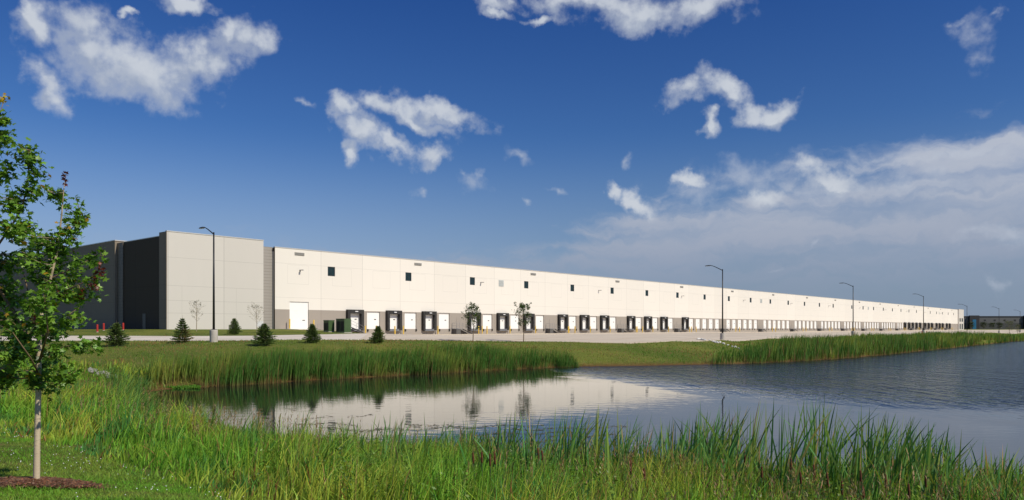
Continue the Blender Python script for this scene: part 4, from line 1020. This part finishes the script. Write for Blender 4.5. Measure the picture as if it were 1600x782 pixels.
# ------------------------------------------------------------------ cattails with spikes
spk = [(740, 716, 11.2), (753, 715, 11.0), (766, 719, 10.8), (774, 716, 11.5), (842, 709, 12.2), (848, 712, 12.0), (986, 730, 10.8), (1008, 742, 10.0), (1064, 722, 11.6), (1164, 715, 12.0), (1190, 738, 10.8), (1236, 726, 11.4), (1252, 747, 10.4), (1273, 738, 10.9), (1294, 751, 10.3), (1316, 763, 9.9), (1345, 744, 10.6), (1350, 770, 9.8), (1384, 752, 10.3), (1421, 768, 9.9), (1447, 752, 10.8), (1500, 772, 10.6)]
for i, (px, py, Y) in enumerate(spk):
    x_, y_, z_ = P(px, py, Y); zg = max(hz_at(x_, y_), WL-0.1)
    r = empty('cattail', (x_, y_, zg), 0, label='cattail with a brown spike in the near reeds, %s' % (['leftmost', *[str(j) for j in range(2, 22)], 'rightmost'][i] if i in (0, 21) else ['', 'second', 'third', 'fourth', 'fifth', 'sixth', 'seventh', 'eighth', 'ninth', 'tenth', 'eleventh', 'twelfth', 'thirteenth', 'fourteenth', 'fifteenth', 'sixteenth', 'seventeenth', 'eighteenth', 'nineteenth', 'twentieth', 'twenty-first'][i]+' from the left'), cat='cattail', group='cattails with brown spikes in the near reeds')
    tl = random.uniform(-0.10, 0.02); H = z_-zg; L = random.uniform(0.16, 0.24)
    MB().tube([(-tl*H*1.2, 0, -0.05), (-tl*0.5*H, 0, H*0.5), (0, 0, H-L*0.45)], 0.006, 6).build('stem', M['green'], r)
    MB().tube([(0, 0, H-L*0.5), (tl*0.05, 0, H-L*0.42), (tl*0.5*L, 0, H), (tl*L, 0, H+L*0.42), (tl*L, 0, H+L*0.5)], [0.006, 0.015, 0.017, 0.014, 0.005], 9).build('spike', M['spike'], r, smooth=True)
    MB().tube([(tl*L, 0, H+L*0.5), (tl*L*1.5, 0, H+L*1.0)], [0.004, 0.002], 5).build('tip', M['twig'], r)

# ------------------------------------------------------------------ trees
def leaf_cloud(name, pts, size, cols, mat, parent, star=False, up=0.4):
    n = len(pts); pts = np.asarray(pts)
    if star:
        k = 10; an = np.arange(k)*2*math.pi/k+math.pi/2; rr = np.where(np.arange(k) % 2 == 0, 1.0, 0.42); rr[5] = 0.25 if False else rr[5]
        rr = np.array([1.0, 0.42, 0.92, 0.40, 0.62, 0.30, 0.62, 0.40, 0.92, 0.42]); loc_ = np.stack([np.cos(an)*rr, np.sin(an)*rr, -0.18*rr], 1)
    else:
        loc_ = np.array([(0, 1, 0), (-0.45, 0.1, 0.08), (0, -0.8, 0), (0.45, 0.1, 0.08)])
    k = len(loc_)
    nrm = rng.normal(size=(n, 3)); nrm[:, 2] = np.abs(nrm[:, 2])+up; nrm /= np.linalg.norm(nrm, axis=1)[:, None]
    a = rng.normal(size=(n, 3)); a -= nrm*(a*nrm).sum(1)[:, None]; a /= np.linalg.norm(a, axis=1)[:, None]; b_ = np.cross(nrm, a)
    sz = size*rng.uniform(0.6, 1.2, n)
    V = pts[:, None, :]+sz[:, None, None]*(loc_[None, :, 0:1]*a[:, None]+loc_[None, :, 1:2]*b_[:, None]+loc_[None, :, 2:3]*nrm[:, None])
    if star:
        V = np.concatenate([V, pts[:, None, :]], 1); fi = np.array([(i, (i+1) % k, k) for i in range(k)]); kk = k+1
        F_ = (np.arange(n)[:, None, None]*kk+fi[None]).reshape(-1, 3)
    else: kk = k; F_ = np.arange(n*k).reshape(n, k)
    return np_mesh(name, V.reshape(-1, 3), F_, mat, np.repeat(cols, kk, 0), parent)
o = leaf_cloud('leafy_weeds', WEED[0], 0.034, WEED[1], M['leaf'], None, up=0.6); tag(o, kind='stuff', label='leafy weeds with small pointed leaves among the near grass')
blades('weed_stems', WEED[2], WEED[3], WEED[4], np.full(len(WEED[2]), 0.009), np.full(len(WEED[2]), 0.05), np.zeros(len(WEED[2])), hsvj((0.14, 0.16, 0.05), len(WEED[2])), None, z=WEED[5], sub_=4, label='stems of the leafy weeds')
def young_tree(loc_, H, wd, nleaf, size, col, label, group, name='young_tree', start=0.25, bark=None, seed=1, cat='tree'):
    r2 = random.Random(seed); r = empty(name, loc_, 0, label=label, cat=cat, group=group)
    mb = MB(); mb.tube([(0, 0, -0.1), (0.02*wd, 0, H*0.35), (-0.02*wd, 0.02, H*0.65), (0, 0, H*0.96)], [0.05*H/4, 0.04*H/4, 0.025*H/4, 0.006], 7); pts = []; nb2 = 26
    for i in range(nb2):
        t_ = start+(0.9-start)*(i/nb2)+r2.uniform(-.02, .02); z0 = H*t_; a = i*2.4+r2.uniform(-.4, .4)
        q = (t_-start)/(1-start); L = wd*(0.35+0.75*math.sin(min(1, q*1.15+0.12)*math.pi)**0.8)*r2.uniform(0.65, 1.1)*0.5
        e = Vector((math.cos(a)*L, math.sin(a)*L, z0+L*r2.uniform(0.7, 1.5))); m_ = Vector((math.cos(a)*L*0.5, math.sin(a)*L*0.5, z0+L*0.35))
        mb.tube([(0, 0, z0), m_, e], [0.014*H/4, 0.009*H/4, 0.003], 5, cap=False)
        for j in range(3): 
            b0 = m_.lerp(e, r2.uniform(0.1, 0.9)); e2 = b0+Vector((r2.uniform(-1, 1), r2.uniform(-1, 1), r2.uniform(0.1, 1)))*L*0.45; mb.tube([b0, e2], [0.005*H/4, 0.002], 4, cap=False); pts.append((b0, e2))
        pts.append((m_, e))
    mb.build('trunk', bark or M['twig'], r)
    P_ = []
    for i in range(nleaf):
        a, b_ = pts[r2.randrange(len(pts))]; q = a.lerp(b_, r2.uniform(0.35, 1.08)); s_ = size*0.8
        P_.append((q.x+r2.gauss(0, s_), q.y+r2.gauss(0, s_), q.z+r2.gauss(0, s_)))
    leaf_cloud('crown', P_, size, hsvj(col, nleaf, 0.35), M['leaf'], r)
    return r
def at(px, Y): x_ = (px-CX)/F*Y; return (x_, Y, hz_at(x_, Y))
young_tree(at(739, 81), 4.15, 2.1, 1150, 0.10, (0.07, 0.115, 0.025), 'young leafy tree on the apron edge before the seal-framed dock door, left of its twin', 'young trees on the apron edge', seed=3, start=0.22)
young_tree(at(818, 83), 4.35, 2.0, 1300, 0.10, (0.065, 0.11, 0.025), 'young leafy tree on the apron edge, right of its twin', 'young trees on the apron edge', seed=5, start=0.28)
young_tree(at(307, 97.5), 4.2, 1.8, 430, 0.06, (0.14, 0.15, 0.10), 'thin sparse young tree before the corner tower, left of the first lamp', 'sparse young trees before the corner tower', seed=7, start=0.3, bark=M['bark'])
young_tree(at(401, 97.0), 3.7, 2.2, 380, 0.06, (0.15, 0.15, 0.11), 'thin sparse young tree at the right edge of the corner tower', 'sparse young trees before the corner tower', seed=9, start=0.3, bark=M['bark'])
young_tree(at(1577, 276), 4.6, 3.2, 500, 0.16, (0.11, 0.13, 0.04), 'pale young roadside tree left of the farthest lamp', 'young roadside trees far right', seed=11, start=0.2)
young_tree(at(1590, 280), 3.9, 1.9, 260, 0.16, (0.11, 0.13, 0.04), 'thin young roadside tree close by the farthest lamp', 'young roadside trees far right', seed=12, start=0.2)
for i, (px, H) in enumerate([(1518, 4.6), (1536, 4.4), (1550, 3.8), (1562, 3.4)]):
    young_tree(at(px, 630), H+1, 5.0, 500, 0.40, (0.05, 0.07, 0.02), ['small bush-like tree before the blue glass entrance far off', 'dark small tree before the far building, just right of its entrance', 'dark small tree midway along the far building', 'lowest small tree before the far building, by the sixth lamp'][i], 'small trees before the far building', seed=20+i, start=0.05)
# spruces
def spruce(loc_, H, wd, label, seed, lean=0.0, brown=0.0):
    r2 = np.random.default_rng(seed); r = empty('spruce_tree', loc_, 0, label=label, cat='spruce', group='young spruces along the road')
    MB().tube([(0, 0, -0.1), (lean*H*0.5, 0, H*0.5), (lean*H, 0, H*1.0)], [0.045, 0.028, 0.008], 7).build('trunk', M['darkbark'], r)
    P_, D_, S_ = [], [], []
    nbr = 150
    for i in range(nbr):
        t_ = (i/nbr)**1.15*0.93+0.04; t_ = (math.floor(t_*11)+0.25+0.45*(t_*11 % 1))/11; z0 = H*t_; a = i*2.399+r2.normal(0, .2)
        L = wd*0.54*(1-t_**1.35)**1.0*r2.uniform(0.55, 1.22)+0.05
        if t_ < 0.08: L *= 0.8
        for j in range(int(12+58*L)):
            u_ = r2.uniform(0.1, 1.0)**0.7; sp = (r2.normal(0, 0.16)*L*u_)
            x_ = math.cos(a)*L*u_-math.sin(a)*sp; y_ = math.sin(a)*L*u_+math.cos(a)*sp
            P_.append((x_+lean*z0, y_, z0+L*(0.10*u_+0.35*u_*u_*(t_))+r2.normal(0, 0.02)))
            S_.append(u_)
            D_.append((math.cos(a)+r2.normal(0, .5), math.sin(a)+r2.normal(0, .5), 0.45+r2.normal(0, .35)))
    P_ = np.array(P_); D_ = np.array(D_); UU = np.array(S_); D_ /= np.linalg.norm(D_, axis=1)[:, None]; n = len(P_)
    sd = np.cross(D_, r2.normal(size=(n, 3))); sd /= np.linalg.norm(sd, axis=1)[:, None]
    L = r2.uniform(0.08, 0.14, n)[:, None]; w_ = 0.022
    V = np.stack([P_-sd*w_, P_+sd*w_, P_+D_*L+sd*w_*0.4, P_+D_*L-sd*w_*0.4], 1)
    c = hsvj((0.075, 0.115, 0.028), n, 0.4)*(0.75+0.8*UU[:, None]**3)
    if brown: q = ((r2.random(n) < brown) & (P_[:, 2] < H*0.6) & (P_[:, 0] > 0))[:, None]; c = np.where(q, hsvj((0.20, 0.12, 0.05), n), c)
    np_mesh('crown', V.reshape(-1, 3), np.arange(n*4).reshape(n, 4), M['needle'], np.repeat(c, 4, 0), r)
    if seed in (1, 2, 5): MB().tube([(lean*H, 0, H*0.95), (lean*H+0.02, 0, H*1.14)], [0.01, 0.004], 5).build('leader_shoot', M['twig'], r)
    return r
spruce(at(182, 62), 1.85, 1.75, 'broad dark young spruce, leftmost, beside the red bollards', 1)
spruce(at(285, 67), 2.2, 1.5, 'young spruce with browned lower needles left of the nearest lamp', 2, 0.0, 0.45)
spruce(at(366, 89), 1.9, 1.45, 'compact young spruce on the far side of the road, right of the nearest lamp', 3)
spruce(at(413, 62), 1.75, 1.75, 'wide young spruce on the near roadside below the corner tower', 4)
spruce(at(488, 67), 1.65, 1.30, 'slim pointed young spruce left of the green cabinets', 5)
spruce(at(590, 69), 1.55, 1.20, 'leaning young spruce right of the green cabinets', 6, 0.04, 0.1)

# foreground sweetgum-like tree
YT = 9.7
tb = P(57, 755, YT); tz = hz_at(tb[0], tb[1])
tree = empty('foreground_tree', (tb[0], tb[1], tz), 0, label='young star-leaved tree with pale slender trunk in a mulch ring, cut by the left edge', cat='tree')
def Q(px, py, dd_=0.0):
    Y = YT+dd_; return Vector(((px-CX)/F*Y-tb[0], Y-tb[1], (HY-py)/F*Y-tz))
limbs = [
 ([(57, 768, 0), (57, 750, 0), (58, 690, 0), (60, 612, 0), (61, 560, 0), (62, 520, 0), (66, 482, 0)], (0.048, 0.040, 0.036, 0.033, 0.029, 0.025, 0.021)),
 ([(66, 482, 0), (78, 440, .05), (90, 390, .05), (96, 340, 0), (99, 305, 0), (101, 285, 0)], (0.022, 0.018, 0.014, 0.010, 0.006, 0.004)),
 ([(62, 505, 0), (45, 530, -.2), (12, 573, -.35), (-25, 588, -.4)], (0.020, 0.022, 0.018, 0.010)),
 ([(61, 560, 0), (30, 500, .2), (-10, 440, .3), (-8, 390, .3), (15, 358, .2), (32, 330, .15), (42, 298, .1), (47, 235, .1)], (0.026, 0.022, 0.019, 0.016, 0.013, 0.010, 0.007, 0.004)),
 ([(-10, 440, .3), (-30, 340, .2), (-15, 240, .1), (5, 160, 0)], (0.018, 0.014, 0.009, 0.004)),
 ([(66, 482, 0), (100, 455, -.15), (135, 440, -.25), (153, 425, -.3)], (0.014, 0.010, 0.007, 0.003)),
 ([(61, 560, 0), (90, 545, -.2), (125, 537, -.4), (158, 538, -.5)], (0.014, 0.010, 0.007, 0.003)),
 ([(60, 600, 0), (85, 592, .2), (112, 580, .4)], (0.012, 0.008, 0.004)),
 ([(90, 390, .05), (108, 365, .2), (126, 335, .3)], (0.010, 0.007, 0.003)),
 ([(80, 435, .05), (112, 420, .2), (152, 400, .3)], (0.010, 0.007, 0.003)),
 ([(60, 590, 0), (30, 592, .3), (-10, 580, .5)], (0.012, 0.009, 0.004)),
 ([(61, 550, 0), (55, 500, .5), (40, 440, .7), (30, 400, .8)], (0.014, 0.011, 0.008, 0.004)),
 ([(61, 565, 0), (75, 520, -.5), (70, 470, -.8)], (0.014, 0.009, 0.004)),
 ([(61, 585, 0), (48, 560, -.6), (20, 520, -.9)], (0.013, 0.009, 0.004)),
 ([(62, 530, 0), (95, 500, .5), (125, 480, .7)], (0.012, 0.008, 0.004)),
]
mb = MB(); nodes = []
for pts_, rad_ in limbs[:1]:
    mb.tube([Q(*p) for p in pts_], rad_, 12)
mb.build('trunk', M['trunk'], tree, smooth=True)
limb_mb = {}
for li, (pts_, rad_) in enumerate(limbs):
    q = [Q(*p) for p in pts_]
    if li: 
        mbl = MB(); mbl.tube(q, rad_, 8); limb_mb[li] = mbl
    st0 = 3 if li == 0 else 0
    for a, b_ in zip(q[st0:-1], q[st0+1:]):
        for k in range(6): nodes.append((a.lerp(b_, k/6), li))
    nodes.append((q[-1], li))
lobes = [(30, 375, 26, -.1), (60, 372, 22, -.2), (-5, 300, 32, 0), (25, 342, 24, -.1), (0, 195, 22, .1), (48, 470, 28, .1), (48, 405, 26, -.2), (30, 230, 16, .1), (85, 300, 12, .1), (5, 172, 20, 0), (-20, 225, 36, 0), (6, 262, 26, .1), (8, 215, 18, 0), (47, 240, 22, .1), (62, 262, 18, .1), (38, 290, 28, .1), (66, 298, 20, .0), (15, 310, 28, .2), (-35, 330, 45, .2), (5, 350, 22, 0),
         (114, 322, 19, .2), (128, 348, 18, .2), (100, 352, 20, 0), (118, 375, 16, .1), (72, 372, 20, .1), (45, 352, 18, .1), (82, 400, 24, .1), (40, 400, 26, .4), (108, 405, 22, .2), (10, 410, 26, .4), (143, 398, 16, .3), (158, 392, 9, .3), (132, 425, 18, .1), (154, 430, 11, -.2),
         (60, 440, 30, 0), (22, 455, 34, .4), (-25, 440, 50, .3), (98, 450, 26, -.1), (128, 462, 20, -.2), (146, 462, 10, -.2), (75, 490, 30, -.2), (35, 505, 34, -.3), (-5, 500, 34, .2), (112, 495, 22, .4), (66, 465, 26, -.7), (126, 500, 12, .5),
         (60, 545, 32, .2), (18, 548, 34, -.5), (96, 540, 26, -.2), (128, 540, 17, -.4), (152, 542, 12, -.5), (-28, 560, 44, 0), (90, 575, 24, .2), (112, 585, 16, .4), (40, 585, 26, -.2), (70, 598, 18, 0), (8, 590, 26, .4), (100, 598, 12, .3), (25, 530, 30, .6), (80, 520, 26, .6)]
LP_, r2 = [], random.Random(4); LC_ = []
def nearest(p): 
    return min(nodes, key=lambda q: (q[0]-p).length + (0.25 if q[0].z > p.z else 0) + (0.3 if q[1] == 0 else 0))
for (px, py, rp_, dd_) in lobes:
    rr = rp_/F*YT; c0 = Q(px, py, dd_); ntw = max(3, int(rp_/4.2))
    nl = int(125*(rp_/28)**1.7/ntw)+3
    for i in range(ntw):
        v = Vector((r2.gauss(0, 1), r2.gauss(0, 1.3), r2.gauss(0, 1))).normalized()*rr*r2.uniform(0.35, 1.02); e = c0+v
        s0, li_ = nearest(c0+v*0.3); mid = s0.lerp(e, 0.55)+Vector((r2.gauss(0, .03), r2.gauss(0, .03), -0.04))
        limb_mb[li_ or 1].tube([s0, mid, e], [0.0055, 0.004, 0.0018], 5, cap=False)
        tone = r2.random()
        for j in range(nl):
            u_ = r2.uniform(0.55 if (s0-e).length > rr*2 else 0.25, 1.05)
            q = (mid.lerp(e, (u_-0.55)/0.45) if u_ > .55 else s0.lerp(mid, u_/.55))
            LP_.append(q+Vector((r2.gauss(0, .045), r2.gauss(0, .06), r2.gauss(0, .045)-0.02)))
            LC_.append((0.14, 0.29, 0.032) if r2.random() < 0.55 else ((0.19, 0.34, 0.04) if tone < 0.7 else (0.055, 0.13, 0.024)))
for li, q in limb_mb.items(): q.build('limb', M['twig'] if li != 1 else M['bark'], tree, smooth=True)
LP_ = np.array([tuple(p) for p in LP_]); LC_ = np.array(LC_)*rng.uniform(0.65, 1.4, (len(LC_), 1))
ye = rng.random(len(LC_)) < 0.018; LC_[ye] = (0.42, 0.26, 0.03)
leaf_cloud('leaves', LP_, 0.055, LC_, M['leaf'], tree, star=True, up=0.55)
print('tree leaves', len(LP_))
RP = []
for (px, py, rp_, k, dd_) in [(101, 278, 5, 26, 0), (157, 424, 6, 26, -.3), (148, 447, 5, 22, -.3), (128, 458, 6, 26, -.2), (150, 430, 5, 12, -.3), (52, 497, 5, 12, -.3), (92, 462, 4, 10, 0)]:
    for i in range(k): RP.append(tuple(Q(px+r2.gauss(0, rp_*.5), py+r2.gauss(0, rp_), dd_-0.12+r2.gauss(0, .03))))
leaf_cloud('withered_leaves', RP, 0.034, hsvj((0.15, 0.035, 0.02), len(RP), 0.4), M['leaf'], tree, star=True)
RP = [tuple(Q(7+r2.gauss(0, 4), 158+r2.gauss(0, 6), r2.gauss(0, .05))) for i in range(12)]
leaf_cloud('yellow_leaves', RP, 0.045, hsvj((0.60, 0.42, 0.03), len(RP), 0.2), M['leaf'], tree, star=True)
